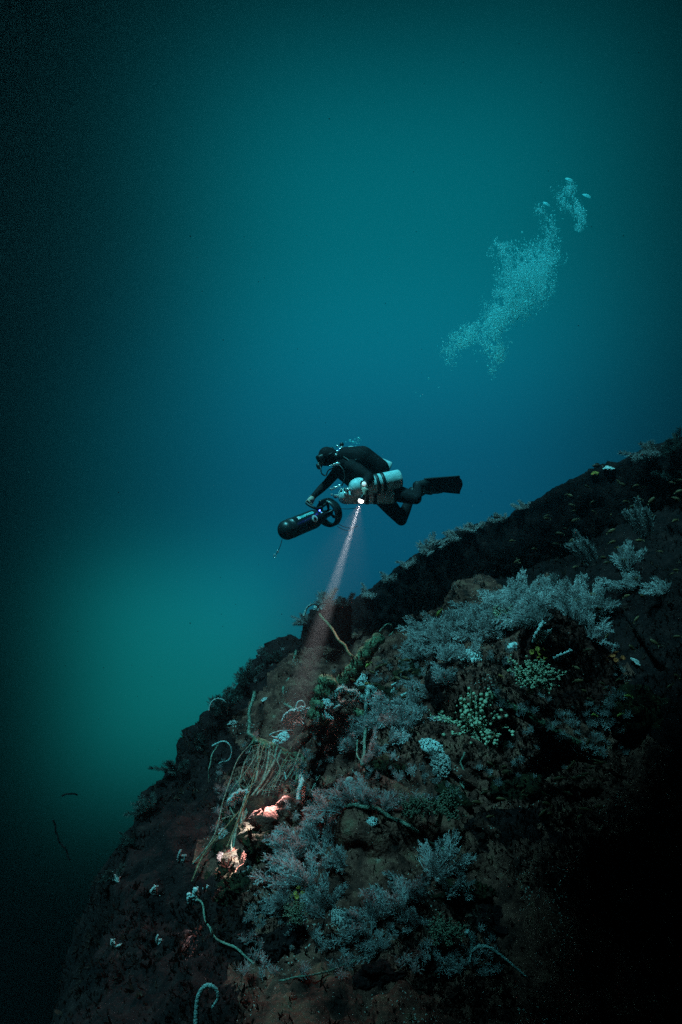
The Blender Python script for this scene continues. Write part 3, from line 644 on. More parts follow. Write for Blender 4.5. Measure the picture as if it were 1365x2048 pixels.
SP = [('sponge','white',1074,1283,58,.45,.75,'bright white finger sponge standing on the winch drum'),('sponge','white',1112,1318,50,1.15,.6,'white finger sponge lying on the winch drum face'),
 ('lump','white',1026,1296,24,0,1.0,'small oval white sponge left of the winch drum'),('lump','white',1219,938,12,0,1.6,'tiny white lump on the ridge crest'),('lump','yellow',1191,948,13,0,1.2,'tiny yellow lump on the ridge crest'),
 ('sponge','white',390,1806,52,.2,.95,'bright white branching sponge at lower left beside a slack rope'),('cluster','pale',448,1674,30,.9,1.2,'flat white sponge on the hull left of the torch-lit ropes'),('sponge','pale',306,1786,24,1.0,1.2,'half-dome white sponge low on the left hull'),
 ('lump','pale',232,1757,14,.5,1.3,'small white sponge at the far left hull edge'),('sponge','pale',362,1722,30,.4,.9,'dim white sponge above the bright branching one'),('lump','pale',1272,1326,16,.9,1.8,'small pale sponge right of the orange cup coral'),
 ('lump','pale',465,1447,14,0,1.2,'single white dot sponge on the dark hull side'),('sponge','pale',318,1888,24,.3,.9,'small dim sponge in the shade at lower left'),('sponge','pale',228,1892,18,.3,1.4,'faint sponge at the lower left hull corner'),
 ('sponge','pale',655,1425,36,.5,.9,'pale tongue-shaped sponge between two leaning rails'),('sponge','white',605,1600,70,-.1,.35,'pale hanging strip of sponge left of the mound'),('lump','pale',530,1400,12,0,1.3,'tiny pale dot on the dark hull by the stump'),
 ('lump','pale',700,1570,40,0,.5,'pale upright finger growth above the foreground mound')]
for (k, mk, x, y, h, le, wd, lb) in SP: grow(k, mk, x, y, h, lb, le, wd, up=.8)
grow('fan', 'white', 612, 1452, 66, 'white fan coral with two lobes leaning left below the stump', -.9, 1.0, up=.95)
grow('cup', 'yellow', 1078, 1306, 22, 'yellow cup coral on the winch drum between two white sponges', 0, 1.3, up=.2)
grow('cup', 'orange', 1228, 1318, 26, 'orange-red cup coral at the right end of the winch drum', 0, 1.2, up=.2)
grow('cup', 'yellow', 597, 1795, 26, 'yellow cup coral low on the left flank of the mound', 0, 1.1, up=.2)

def tufts(n=480):
    V_ = []; F_ = []; c = 0; tr = 0
    while c < n and tr < n * 12:
        tr += 1; x = random.uniform(430, 1250); y = random.uniform(1290, 1960); loc, no = hit(x, y)
        if loc is None: continue
        if vn1(loc * .6 + Vector((7, 3, 1))) < random.uniform(.35, .95) or (x > 1000 and y > 1560) or abs(x - 722 + (y - 1005) * .32) < 45: continue
        c += 1; H = random.uniform(.03, .10); up = (no * .5 + Vector((random.gauss(0, .3), -.1, .7))).normalized(); u, v = frame(up)
        for k in range(16):
            a = random.uniform(0, 6.28); dr = (up + (u * math.cos(a) + v * math.sin(a)) * random.uniform(.1, .9)).normalized(); L = H * random.uniform(.5, 1.1); sd = dr.cross(Vector((random.gauss(0, 1), random.gauss(0, 1), random.gauss(0, 1)))).normalized()
            q = loc + dr * L
            for (p0, p1, w) in ((loc, q, .0016), (loc + dr * L * .35, loc + dr * L * .6 + sd * L * .3, .0026), (loc + dr * L * .45, loc + dr * L * .7 - sd * L * .3, .0026), (loc + dr * L * .7, loc + dr * L * .9 + sd * L * .2, .0024)):
                j = len(V_); t = (p1 - p0).cross(sd.cross(dr)).normalized() * w; m = p0.lerp(p1, .5); V_ += [p0, m + t, p1, m - t]; F_.append((j, j + 1, j + 2, j + 3))
    me = bpy.data.meshes.new('hydroid_tufts'); me.from_pydata([tuple(v) for v in V_], [], F_); me.update(); return link_mesh('hydroid_tufts', me, M['feather'], None, False)
random.seed(17)
tag(tufts(), 'small pale hydroid tufts sprinkled over the middle of the wreck', 'hydroids', kind='stuff')

# ================================================================== ropes, cords and whips
def rope(name, pts, r, mk, label, cat='rope', fuzz=0.0, group=None, nsub=10, off=0.03, knots=True, dz=0):
    ps = []
    for p in pts:
        if len(p) == 3: ps.append(P(p[0], p[1], p[2] + (dz * max(0, min(1, (1720 - p[1]) / 230)) if dz else 0)))
        else:
            l, n = hit(*p); l = l if l is not None else P(p[0], p[1], 5.0); ps.append(l - l.normalized() * off)
    c = catmull(ps, nsub); n = len(c)
    if dz and len(c) > 20:
        sw = [random.uniform(0, 6.3), random.uniform(.035, .075), random.uniform(.02, .055)]
        c = [q + Vector((math.sin(sw[0] + i * sw[1] * 3), .3 * math.sin(sw[0] * 2 + i * .2), 0)) * sw[2] * min(1, i / 6) for i, q in enumerate(c)]
    if knots:
        ph = [random.uniform(0, 6.3) for _ in range(3)]
        c = [q + Vector((math.sin(i * .55 + ph[0]), math.sin(i * .7 + ph[1]), math.sin(i * .45 + ph[2]))) * r * .45 for i, q in enumerate(c)]
    mb = MB(); tube(mb, c, [r * (1 + random.uniform(-.15, .2)) if knots else r * (1.1 - .65 * i / n) * (1 + .08 * math.sin(i * 1.7)) for i, _ in enumerate(c)], 7)
    if fuzz:
        V_ = []; F_ = []
        for i in range(n - 1):
            for k in range(16):
                p = c[i].lerp(c[i + 1], random.random()); dd = Vector((random.gauss(0, 1), random.gauss(0, 1), random.gauss(0, 1))).normalized()
                s = frame(dd)[0] * fuzz * .12; j = len(V_); V_ += [p - s, p + s, p + dd * (r + fuzz * random.uniform(.5, 1))]; F_.append((j, j + 1, j + 2))
        mb.add([tuple(v) for v in V_], F_)
    o = mb.build(name, M[mk]); tag(o, label, cat, group); return o
random.seed(5)
rope('cord', [(608,1233,7.6),(615,1215,7.6),(628,1208,7.5),(637,1214,7.5),(641,1223,7.5),(634,1222,7.5),(637,1212,7.5),(648,1207,7.5),(660,1207,7.5),(656,1214,7.55),(653,1222,7.6)], .011, 'rope_pale', 'pale curly cord on top of the stump at the beam end', knots=False)
rope('line', [(641,1228,7.0),(672,1270,6.2),(690,1293,6.05),(706,1314,5.95)], .012, 'rope_tan', 'taut tan line from the stump to the davit arm, lit by the torch')
rope('whip_coral', [(760,1264,6.0),(770,1251,6.0),(783,1250,6.05),(787,1262,6.1),(778,1273,6.1)], .006, 'rope', 'thin dark curl behind the tip of the davit arm', 'whip')
rope('rope', [(592,1300,7.4),(582,1345,7.0),(568,1378,6.7),(572,1408,6.5),(590,1420,6.3)], .012, 'rope', 'slack rope hanging down the left side of the stump', fuzz=.02)
rope('rope', [(509,1383,6.4),(499,1430,6.2),(500,1466,5.9),(516,1482,5.6)], .014, 'rope', 'thin rope drooping over the dark hull to the fallen rail', fuzz=.02)
rope('whip_coral', [(418,1422,6.4),(424,1404,6.4),(438,1397,6.4),(452,1405,6.4),(456,1424,6.5),(450,1440,6.6)], .008, 'rope_pale', 'pale hoop of whip coral on the hull edge at left', 'whip', knots=False)
rope('whip_coral', [(425,1492,5.9),(445,1483,5.9),(458,1488,5.9),(464,1503,5.9),(458,1520,5.9),(440,1526,5.9),(438,1538,5.9)], .008, 'rope_pale', 'thin question-mark shaped whip on the dark hull', 'whip', knots=False)
rope('whip_coral', [(418,1560,5.7),(420,1530,5.7),(427,1505,5.8),(437,1490,5.85)], .006, 'rope', 'dim stalk rising left of the question-mark whip', 'whip')
rope('rope', [(726,1396,5.7),(705,1384,5.65),(684,1378,5.6),(671,1387,5.6),(676,1402,5.6),(695,1406,5.65),(726,1397,5.7)], .016, 'rope_pale', 'fuzzy teardrop loop of rope above the middle deck', fuzz=.035)
rope('rope', [(731,1440,5.7),(733,1405,5.7),(737,1378,5.75),(748,1380,5.75),(752,1392,5.75)], .018, 'rope_pale', 'furry upright rope stub right of the teardrop loop', fuzz=.03)
HB = [[(518,1484,5.25),(508,1560,4.95),(498,1585,4.9),(470,1680,4.6),(440,1752,4.45)], [(540,1486,5.2),(520,1570,4.95),(490,1650,4.7),(455,1745,4.45)], [(556,1492,5.2),(530,1545,5.0),(500,1610,4.8),(487,1690,4.6),(470,1790,4.4)],
      [(562,1500,5.2),(512,1590,4.9),(478,1680,4.6),(458,1760,4.4)], [(585,1545,5.1),(560,1600,4.95),(535,1650,4.75),(520,1690,4.65)], [(600,1530,5.15),(575,1590,4.95),(548,1640,4.75),(500,1720,4.55)],
      [(570,1545,5.1),(566,1585,5.0),(548,1625,4.85)], [(505,1490,5.25),(490,1560,5.0),(478,1590,4.95)], [(610,1560,5.1),(594,1640,4.85),(580,1690,4.7)]]
HL = ['leftmost long rope hanging from the fallen rail, tied to a side loop', 'long rope hanging second from the left off the fallen rail', 'long knotted rope hanging to the lowest point of the bundle', 'dark rope twisted between two paler ropes of the bundle',
      'short rope right in the torch spot', 'tan rope leading down into the brightest torch-lit spot', 'short frayed end hanging behind the torch-lit ropes', 'thin short rope at the left of the hanging bundle', 'rope at the right side of the hanging bundle']
for (p, l) in (([(530,1488,5.25),(505,1560,5.0),(470,1640,4.7),(430,1740,4.5)], 'hair-thin line beside the leftmost long rope'), ([(575,1520,5.2),(545,1600,4.95),(520,1680,4.7),(505,1780,4.45)], 'thin line falling straight into the torch spot'), ([(548,1490,5.25),(538,1570,5.0),(505,1640,4.8),(462,1700,4.6)], 'thin slack line crossing the middle of the bundle'), ([(620,1500,5.3),(600,1590,5.0),(570,1680,4.8),(545,1770,4.5)], 'thin line at the right rim of the bundle near the pale strip'), ([(500,1600,4.95),(455,1640,4.75),(415,1690,4.65),(395,1760,4.5)], 'thin line straying left from the bundle toward the white sponge'), ([(590,1480,5.4),(560,1530,5.2),(552,1600,5.0),(525,1720,4.6)], 'thin line from the deck beam down through the torch spot')):
    rope('line', p, .0045, 'rope_tan', l, fuzz=.008, group='thin lines in the hanging bundle', dz=.36)
for (p, l) in (([(522,1484,5.25),(488,1545,5.0),(468,1600,4.9),(482,1650,4.75),(520,1668,4.7)], 'thin line sagging in a wide loop left of the bundle'), ([(600,1500,5.3),(560,1570,5.05),(500,1620,4.85),(440,1640,4.75)], 'thin line slanting across the bundle from upper right to lower left'), ([(470,1560,5.1),(510,1580,5.0),(560,1575,5.0),(610,1545,5.1)], 'thin line slung sideways across the upper bundle'), ([(440,1660,4.8),(480,1690,4.65),(530,1690,4.65),(575,1660,4.8)], 'thin line slung sideways across the lower bundle'), ([(536,1486,5.2),(548,1540,5.1),(530,1600,4.95),(545,1640,4.85),(520,1720,4.6)], 'thin snaking line down the middle of the bundle'), ([(508,1482,5.3),(470,1530,5.1),(440,1600,4.9),(420,1680,4.7),(380,1740,4.6)], 'long thin line straying far left over the dark hull'), ([(640,1550,5.2),(610,1620,4.95),(560,1700,4.65),(510,1790,4.4)], 'long thin line from the rail end to the bottom of the bundle')):
    rope('line', p, .004, 'rope', l, fuzz=.010, group='thin lines in the hanging bundle', dz=.34)
nb_ = MB(); ga, gb, gc, gd = P(505, 1492, 5.55), P(610, 1530, 5.5), P(555, 1690, 4.85), P(455, 1675, 4.9)
def net_pt(u, v):
    return ga.lerp(gb, u).lerp(gd.lerp(gc, u), v) + Vector((.04 * math.sin(7 * v + 3 * u), -.10 * math.sin(math.pi * u) * math.sin(math.pi * v), .035 * math.sin(9 * u + 4 * v)))
for k in range(15):
    tube(nb_, [net_pt(k / 14, j / 16) for j in range(17)], .0022, 4, False); tube(nb_, [net_pt(j / 16, k / 14) for j in range(17)], .0022, 4, False)
tag(nb_.build('fishing_net', M['rope']), 'torn fishing net draped behind the hanging ropes', 'net')
for i, (p, l) in enumerate(zip(HB, HL)): rope('rope', p, [.009, .008, .010, .008, .009, .009, .006, .005, .007][i], ['rope', 'rope', 'rope', 'rope', 'rope_tan', 'rope_tan', 'rope_pale', 'rope', 'rope'][i], l, fuzz=.012, group='ropes hanging from the fallen rail', dz=.42)
rope('rope', [(498,1582,4.9),(480,1582,4.85),(462,1587,4.82),(457,1596,4.82),(468,1602,4.82),(484,1596,4.85),(500,1584,4.9)], .013, 'rope_pale', 'small oval rope loop tied on the hanging bundle', fuzz=.012, dz=.42)
rope('rope', [(560,1480,5.2),(553,1470,5.2),(563,1461,5.2),(575,1462,5.2)], .008, 'rope_pale', 'short pale arch of cord on the fallen rail', knots=False, dz=.40)
rope('rope', [(592,1420,5.9),(596,1405,5.9),(605,1402,5.9),(612,1412,5.9)], .010, 'rope_pale', 'small pale arch of cord over the white fan coral', knots=False)
rope('stalk', [(735,1445,5.6),(728,1500,5.35),(726,1545,5.2),(727,1575,5.1)], .012, 'rope', 'thin vertical stalk above the foreground mound', 'whip', fuzz=.01)
rope('stalk', [(716,1480,5.5),(714,1505,5.3),(722,1525,5.2),(727,1535,5.2)], .006, 'rope', 'hair-thin side thread joining the vertical stalk', 'whip')
rope('rope', [(690,1612),(730,1612),(780,1632),(830,1660),(870,1690),(900,1705)], .013, 'rope', 'rope lying across the top of the foreground mound', fuzz=.01, off=.03)
rope('whip_coral', [(934,1862,3.45),(943,1878,3.45),(945,1897,3.45),(940,1925,3.45)], .013, 'rope_pale', 'pale forked whip, short upright branch, at lower right', 'whip', knots=False)
rope('whip_coral', [(944,1902,3.45),(962,1893,3.42),(985,1898,3.4),(1020,1925,3.35),(1055,1955,3.3)], .010, 'rope_pale', 'pale whip arching right into the shadow from the forked one', 'whip', knots=False)
rope('whip_coral', [(393,2060,2.85),(394,2020,2.85),(399,1988,2.85),(414,1971,2.85),(431,1977,2.85),(437,1994,2.85),(430,2008,2.85),(424,2016,2.85)], .011, 'rope_pale', 'thick pale crook-shaped whip at the bottom left', 'whip', knots=False)
rope('rope', [(394,1798),(404,1806),(414,1845),(435,1878),(470,1895),(500,1920),(530,1952)], .006, 'rope', 'slack rope running down from the white branching sponge into shadow', off=.03)
rope('rope', [(560,1960),(610,1952),(670,1938),(720,1915)], .005, 'rope', 'dim rope curving right across the bottom shadow', off=.03)
rope('rope', [(603,1550,5.0),(600,1585,4.9),(592,1615,4.85),(604,1640,4.8),(600,1660,4.75)], .017, 'rope_pale', 'pale twisted strip hanging right of the torch-lit ropes', fuzz=.02)
rope('stalk', [(930,1505,4.9),(922,1525,4.85),(928,1545,4.8),(921,1560,4.8),(928,1578,4.75)], .006, 'rope', 'thin zigzag thread below the bead clusters', 'whip')
rope('whip_coral', [(782,1385,5.9),(788,1378,5.9),(785,1370,5.9),(793,1366,5.9)], .008, 'rope_pale', 'tiny pale squiggle left of the vent cowl', 'whip')
rope('whip_coral', [(803,1392,5.8),(815,1386,5.8),(823,1390,5.8)], .012, 'rope_pale', 'short bright white streak beside the vent cowl corals', 'whip', knots=False)
rope('whip_coral', [(125,1592,9.5),(140,1587,9.5),(155,1590,9.6)], .012, 'crust_dark', 'dark drifting twig in the water at far left', 'twig')
rope('line', [(108,1640,9),(112,1660,9),(118,1680,9),(132,1700,9),(140,1720,9)], .012, 'crust_dark', 'dark drifting strand in the water at lower left', 'strand')

# ================================================================== fish
def fish_mesh(name):
    mb = MB(); v = ICO2_V.copy(); x = v[:, 0]; taper = np.where(x > 0, 1 - .75 * x ** 1.5 * (x > 0), 1 - .25 * x * x)
    taper = np.nan_to_num(taper, nan=1); v = np.c_[x * .42, v[:, 1] * .075 * taper, v[:, 2] * .17 * taper]; mb.add(v, ICO2_F)
    t = .006
    def fin(p):
        n = len(p); mb.add([(a, -t, b) for a, b in p] + [(a, t, b) for a, b in p], [tuple(range(n)), tuple(range(n, 2 * n))[::-1]] + [(i, (i + 1) % n, n + (i + 1) % n, n + i) for i in range(n)])
    fin([(.36, .02), (.56, .15), (.51, 0), (.56, -.15), (.36, -.02)]); fin([(-.15, .14), (.0, .23), (.22, .16), (.25, .08)]); fin([(.02, -.14), (.12, -.22), (.24, -.10)])
    return mb.mesh(name)
FM = {k: fish_mesh('fish') for k in ('fish_brown', 'fish_yellow', 'fish_orange', 'fish_dark')}
for k, me in FM.items(): me.materials.append(M[k]); me.polygons.foreach_set('use_smooth', [True] * len(me.polygons))
def fish(k, x, y, D, L, rz, tilt, label, group=None):
    o = bpy.data.objects.new('fish', FM[k]); COL.objects.link(o); o.location = P(x, y, D); l = L / F * D; o.scale = (l, l, l); o.rotation_euler = (0, tilt, rz)
    return tag(o, label, 'fish', group)
def fish_at(k, x, y, L, rz, tilt, label, group=None, off=.15):
    l, n = hit(x, y)
    if l is None: return
    return fish(k, x, y, l.y - off, L, rz, tilt, label, group)
fish('fish_dark', 1194, 931, 7.6, 24, .1, -.1, 'dark fish swimming in open water just above the ridge crest')
fish('fish_dark', 992, 1034, 8.4, 18, 3.0, -.2, 'small dark fish over the ridge crest below the fins')
fish_at('fish_yellow', 878, 1226, 22, .3, -.9, 'yellow fish in front of the left end of the coral bank', off=.35)
fish_at('fish_yellow', 736, 1330, 19, .3, -.7, 'yellow-green fish beside the davit arm')
fish_at('fish_orange', 737, 1368, 18, .2, .2, 'orange fish above the white star-shaped tuft')
fish_at('fish_orange', 1002, 1352, 14, .2, .4, 'orange fish by the rim of the pipe mouth')
fish_at('fish_yellow', 1256, 1392, 20, .1, .1, 'dim yellow fish right of the winch drum, upper one')
fish_at('fish_yellow', 1188, 1430, 16, .2, .2, 'dim yellow fish below the winch drum, left one')
fish_at('fish_yellow', 1240, 1430, 18, .2, -.4, 'dim yellow fish below the winch drum, right one')
random.seed(21)
def school(n, box, label, group, L=(12, 22)):
    k = 0
    while k < n:
        x = random.uniform(box[0], box[2]); y = random.uniform(box[1], box[3]); l, no = hit(x, y)
        k += 1
        if l is None or (hit(x, y - 14)[0] is None): continue
        fish('fish_brown', x, y, l.y - random.uniform(.06, .3), random.uniform(*L), random.choice([0, math.pi]) + random.gauss(0, .5), random.gauss(0, .35), label, group)
school(60, (1010, 960, 1365, 1160), 'small brown fish hovering close to the dark bulwark face', 'brown fish along the bulwark')
school(26, (690, 1315, 840, 1400), 'small brown fish in the dim hollow right of the davit arm', 'brown fish in the deck hollow')
school(42, (930, 1470, 1200, 1640), 'small brown fish in the shade below the pipe', 'brown fish below the pipe', (16, 28))
school(24, (1150, 1180, 1365, 1420), 'small brown fish on the dark slope right of the winch drum', 'brown fish right of the drum', (14, 24))

# ================================================================== the diver
D0 = 7.6; PX = D0 / F                             # metres per photo pixel at the diver
def Q(x, y, dd=0.0): return P(x, y, D0 + dd)
def sd_mesh(name, caps, voxel, smooth_it=6):
    """one continuous surface grown round tapered limbs: (p0, r0, p1, r1)"""
    mb = MB()
    for (a, ra, b, rb) in caps:
        a, b = Vector(a), Vector(b); ax = b - a; L = max(ax.length, 1e-4)
        pr = [(-ra * math.cos(t), max(ra * math.sin(t), 1e-4)) for t in [i * math.pi / 12 for i in range(0, 7)]] + [(L + rb * math.sin(t), max(rb * math.cos(t), 1e-4)) for t in [i * math.pi / 12 for i in range(0, 7)]]
        lathe(mb, a, ax if ax.length > 1e-4 else Vector((0, 0, 1)), pr, 20)
    o = mb.build(name, None); b = bmesh.new(); b.from_mesh(o.data); bmesh.ops.recalc_face_normals(b, faces=b.faces); b.to_mesh(o.data); b.free()
    r = o.modifiers.new('r', 'REMESH'); r.mode = 'VOXEL'; r.voxel_size = voxel
    s = o.modifiers.new('s', 'SMOOTH'); s.iterations = smooth_it; s.factor = 0.5
    dg = bpy.context.evaluated_depsgraph_get(); me = bpy.data.meshes.new_from_object(o.evaluated_get(dg), depsgraph=dg)
    bpy.data.objects.remove(o); me.name = name; return me
diver = empty('person', Q(720, 950), 'scuba diver in black wetsuit gliding left, torch in one hand, scooter in the other', 'person')
def part(mb_or_me, name, mk, parent=diver, smooth=True):
    me = mb_or_me.mesh(name) if isinstance(mb_or_me, MB) else mb_or_me
    p = parent; mats = [M[k] for k in mk] if isinstance(mk, (list, tuple)) else M[mk]
    o = link_mesh(name, me, mats, None, smooth); o.parent = p; bpy.context.view_layer.update(); o.matrix_parent_inverse = p.matrix_world.inverted(); return o
head_c = Q(655, 915, 0)
face_dir = Vector((-0.86, -0.22, -0.46)).normalized()
B = []
def cap(a, ra, b, rb): B.append((a, ra, b, rb))
cap(Q(652, 912), .088, Q(660, 915), .092); cap(Q(650, 920, -.01), .070, Q(660, 918), .085)                 # skull and jaw
cap(head_c + face_dir * .085, .016, head_c + face_dir * .105 + Vector((0, 0, -.03)), .020)                  # nose
cap(Q(664, 918), .062, Q(688, 926), .075)                                                                   # neck
cap(Q(695, 926, -.13), .085, Q(690, 924, .13), .085)                                                        # shoulders
cap(Q(695, 928, -.07), .125, Q(738, 950, -.07), .115); cap(Q(693, 926, .07), .125, Q(736, 950, .07), .115)  # chest
cap(Q(736, 951, -.05), .115, Q(776, 978, -.07), .120); cap(Q(736, 951, .05), .115, Q(774, 980, .07), .120)  # waist, hips
# near arm: shoulder, elbow, wrist
SH, EL, WR = Q(703, 932, -.20), Q(739, 955, -.36), Q(729, 970, -.50)
cap(SH, .080, SH.lerp(EL, .5), .074); cap(SH.lerp(EL, .5), .074, EL, .056); cap(EL, .050, EL.lerp(WR, .4), .050); cap(EL.lerp(WR, .4), .050, WR, .034)
# far arm
SH2, EL2, WR2 = Q(684, 932, .18), Q(655, 966, .10), Q(628, 992, -.02)
cap(SH2, .072, SH2.lerp(EL2, .5), .060); cap(SH2.lerp(EL2, .5), .060, EL2, .050); cap(EL2, .050, EL2.lerp(WR2, .4), .048); cap(EL2.lerp(WR2, .4), .048, WR2, .034)
# legs: (hip, knee, ankle, toe)
H1, K1, A1, T1 = Q(778, 982, -.10), Q(832, 997, -.32), Q(836, 973, .02), Q(852, 968, .10)
H2, K2, A2, T2 = Q(766, 996, .08), Q(803, 1040, -.02), Q(826, 985, .16), Q(842, 984, .26)
for (h_, k_, a_, t_) in ((H1, K1, A1, T1), (H2, K2, A2, T2)):
    cap(h_, .105, h_.lerp(k_, .5), .090); cap(h_.lerp(k_, .5), .090, k_, .066)
    cap(k_, .064, k_.lerp(a_, .35), .062); cap(k_.lerp(a_, .35), .062, a_, .042); cap(a_, .044, t_, .034)
# hands: palm, four fingers and a thumb, closed round what they hold
TORCH0, TORCH1 = Q(729, 985, -.55), Q(722, 1003, -.565)
t_ax = (TORCH1 - TORCH0).normalized()
palm = Q(731, 979, -.53); cap(WR, .033, palm, .036); cap(palm, .034, TORCH0 + Vector((.028, .02, .015)), .028)
tu, tv = frame(t_ax)
def grip(center, ax, r, start, sweep, n, fr, along0, dal, lens):
    u, v = frame(ax)
    for k in range(n):
        o = center + ax * (along0 + dal * k); prev = None
        for j in range(5):
            a = start + sweep * lens[k] * j / 4; p = o + (u * math.cos(a) + v * math.sin(a)) * r
            if prev is not None: cap(prev, fr, p, fr * .93)
            prev = p
grip(TORCH0, t_ax, .033, math.radians(200), math.radians(210), 4, .0095, -.035, .021, [.92, 1.0, .95, .78])
grip(TORCH0, t_ax, .034, math.radians(190), math.radians(-130), 1, .0115, -.02, .02, [1.0])
HAND2 = Q(620, 1004, -.06); cap(WR2, .033, HAND2.lerp(WR2, .35), .038)
hx = Vector((.5, .8, .25)).normalized()
grip(HAND2, hx, .031, math.radians(40), math.radians(215), 4, .0095, -.032, .021, [.92, 1.0, .95, .78])
grip(HAND2, hx, .032, math.radians(30), math.radians(-120), 1, .0115, -.04, .02, [1.0])
cap(HAND2.lerp(WR2, .35), .034, HAND2 + Vector((0, 0, .028)), .024)
bme = sd_mesh('body', B, 0.0085, 5)
body = part(bme, 'body', ['suit', 'skin'])
# bare skin: hands, and the face round the mask
for p in bme.polygons:
    c = p.center; hand = min((c - palm).length, (c - TORCH0).length) < .085 or ((c - HAND2).length < .072)
    face = (c - (head_c + face_dir * .10)).length < .062
    p.material_index = 1 if (hand or face) else 0
# hood over head and neck
hd = [(Q(654, 910), .096, Q(662, 914), .098), (Q(664, 916), .090, Q(674, 921), .082)]
hm = sd_mesh('hood', hd, .010, 3); b = bmesh.new(); b.from_mesh(hm)
bmesh.ops.delete(b, geom=[f for f in b.faces if (f.calc_center_median() - (head_c + face_dir * .105)).length < .07], context='FACES'); b.to_mesh(hm); b.free()
part(hm, 'hood', 'suit')
mb = MB(); mu = Vector((0, 0, 1)) - face_dir * face_dir.z; mu.normalize(); ms = face_dir.cross(mu)
eye = head_c + face_dir * .088 + mu * .025
vs = []; fs = []; SEG = 24
for (dep, k) in ((-.035, 1.0), (.012, 1.02), (.02, .92), (.02, .02)):
    for i in range(SEG):
        a = 2 * math.pi * i / SEG; ca, sa = math.cos(a), math.sin(a); sx = .078 * np.sign(ca) * abs(ca) ** .6; sy = .048 * np.sign(sa) * abs(sa) ** .7
        vs.append(tuple(eye + face_dir * dep + ms * sx * k + mu * sy * k))
for r in range(3):
    for i in range(SEG): fs.append((r * SEG + i, r * SEG + (i + 1) % SEG, (r + 1) * SEG + (i + 1) % SEG, (r + 1) * SEG + i))
mb.add(vs, fs); msk = part(mb, 'mask', 'rubber')
mb = MB(); st = [head_c + (ms * math.cos(a) * .105 - face_dir * math.sin(a) * .105 + mu * (.02 + .01 * math.sin(a))) for a in [i * math.pi / 14 for i in range(15)]]; tube(mb, st, .009, 6); part(mb, 'mask_strap', 'rubber', msk)
# regulator: second stage at the mouth, hose looping under the chin, first stage with bright fittings behind the head
mouth = head_c + face_dir * .125 - mu * .045
mb = MB(); lathe(mb, mouth, face_dir, [(-.03, .018), (-.012, .03), (0, .036), (.022, .036), (.032, .026), (.034, .002)], 18); reg = part(mb, 'regulator', 'rubber')
mb = MB(); tube(mb, catmull([mouth - ms * .03, Q(642, 938, -.08), Q(644, 947, -.1), Q(652, 951, -.1), Q(657, 941, -.1), Q(668, 935, -.12)], 8), .0085, 8); part(mb, 'hose', 'rubber', reg)
mb = MB(); ball(mb, Q(676, 928, -.15), (.030, .018, .022), ICO2_V, ICO2_F); ball(mb, Q(669, 929, -.15), .016, ICO2_V, ICO2_F); ball(mb, Q(663, 931, -.14), (.028, .008, .007), ICO2_V, ICO2_F); part(mb, 'chest_fitting', 'chrome', reg)
mb = MB(); tube(mb, catmull([Q(676, 928, -.15), Q(686, 938, -.2), Q(690, 955, -.22), Q(684, 972, -.22)], 8), .008, 7); part(mb, 'hose', 'rubber', reg)
mb = MB()
for (x, y, r) in ((675, 892, .016), (676, 903, .020), (673, 910, .018), (680, 908, .014), (684, 896, .018)): ball(mb, Q(x, y, -.10), r, ICO2_V, ICO2_F)
tube(mb, [Q(672, 912, -.1), Q(679, 899, -.1), Q(684, 893, -.08)], .010, 8); part(mb, 'first_stage', 'chrome', reg)
mb = MB(); tube(mb, [Q(678, 908, -.11), Q(680, 898, -.11)], .013, 8); part(mb, 'blue_fitting', 'blueplastic', reg)
mb = MB(); ball(mb, Q(684, 889, -.06), .026, ICO2_V, ICO2_F); ball(mb, Q(664, 898, .02), .024, ICO2_V, ICO2_F); part(mb, 'valve_knob', 'rubber', reg)
mb = MB(); tube(mb, catmull([Q(676, 908, -.1), Q(690, 915, -.2), Q(708, 930, -.27), Q(722, 950, -.3), Q(716, 970, -.3)], 8), .009, 7); part(mb, 'hose', 'rubber', reg)
# buoyancy wing: dark bag round the back
wg = [(Q(692, 911, -.10), .100, Q(724, 917, -.12), .145), (Q(724, 917, -.12), .145, Q(757, 938, -.10), .125), (Q(756, 942, -.08), .112, Q(766, 948, -.06), .080), (Q(686, 935, -.06), .11, Q(722, 950, -.10), .125), (Q(679, 940, .0), .085, Q(706, 957, -.08), .105),
      (Q(694, 912, .06), .080, Q(726, 920, .08), .120), (Q(726, 920, .08), .120, Q(757, 941, .06), .10)]
part(sd_mesh('buoyancy_wing', wg, .011, 6), 'buoyancy_wing', 'suit')
mb = MB(); tube(mb, catmull([Q(712, 918, -.26), Q(716, 935, -.24), Q(722, 955, -.2)], 8), .018, 8); part(mb, 'harness_strap', 'rubber')
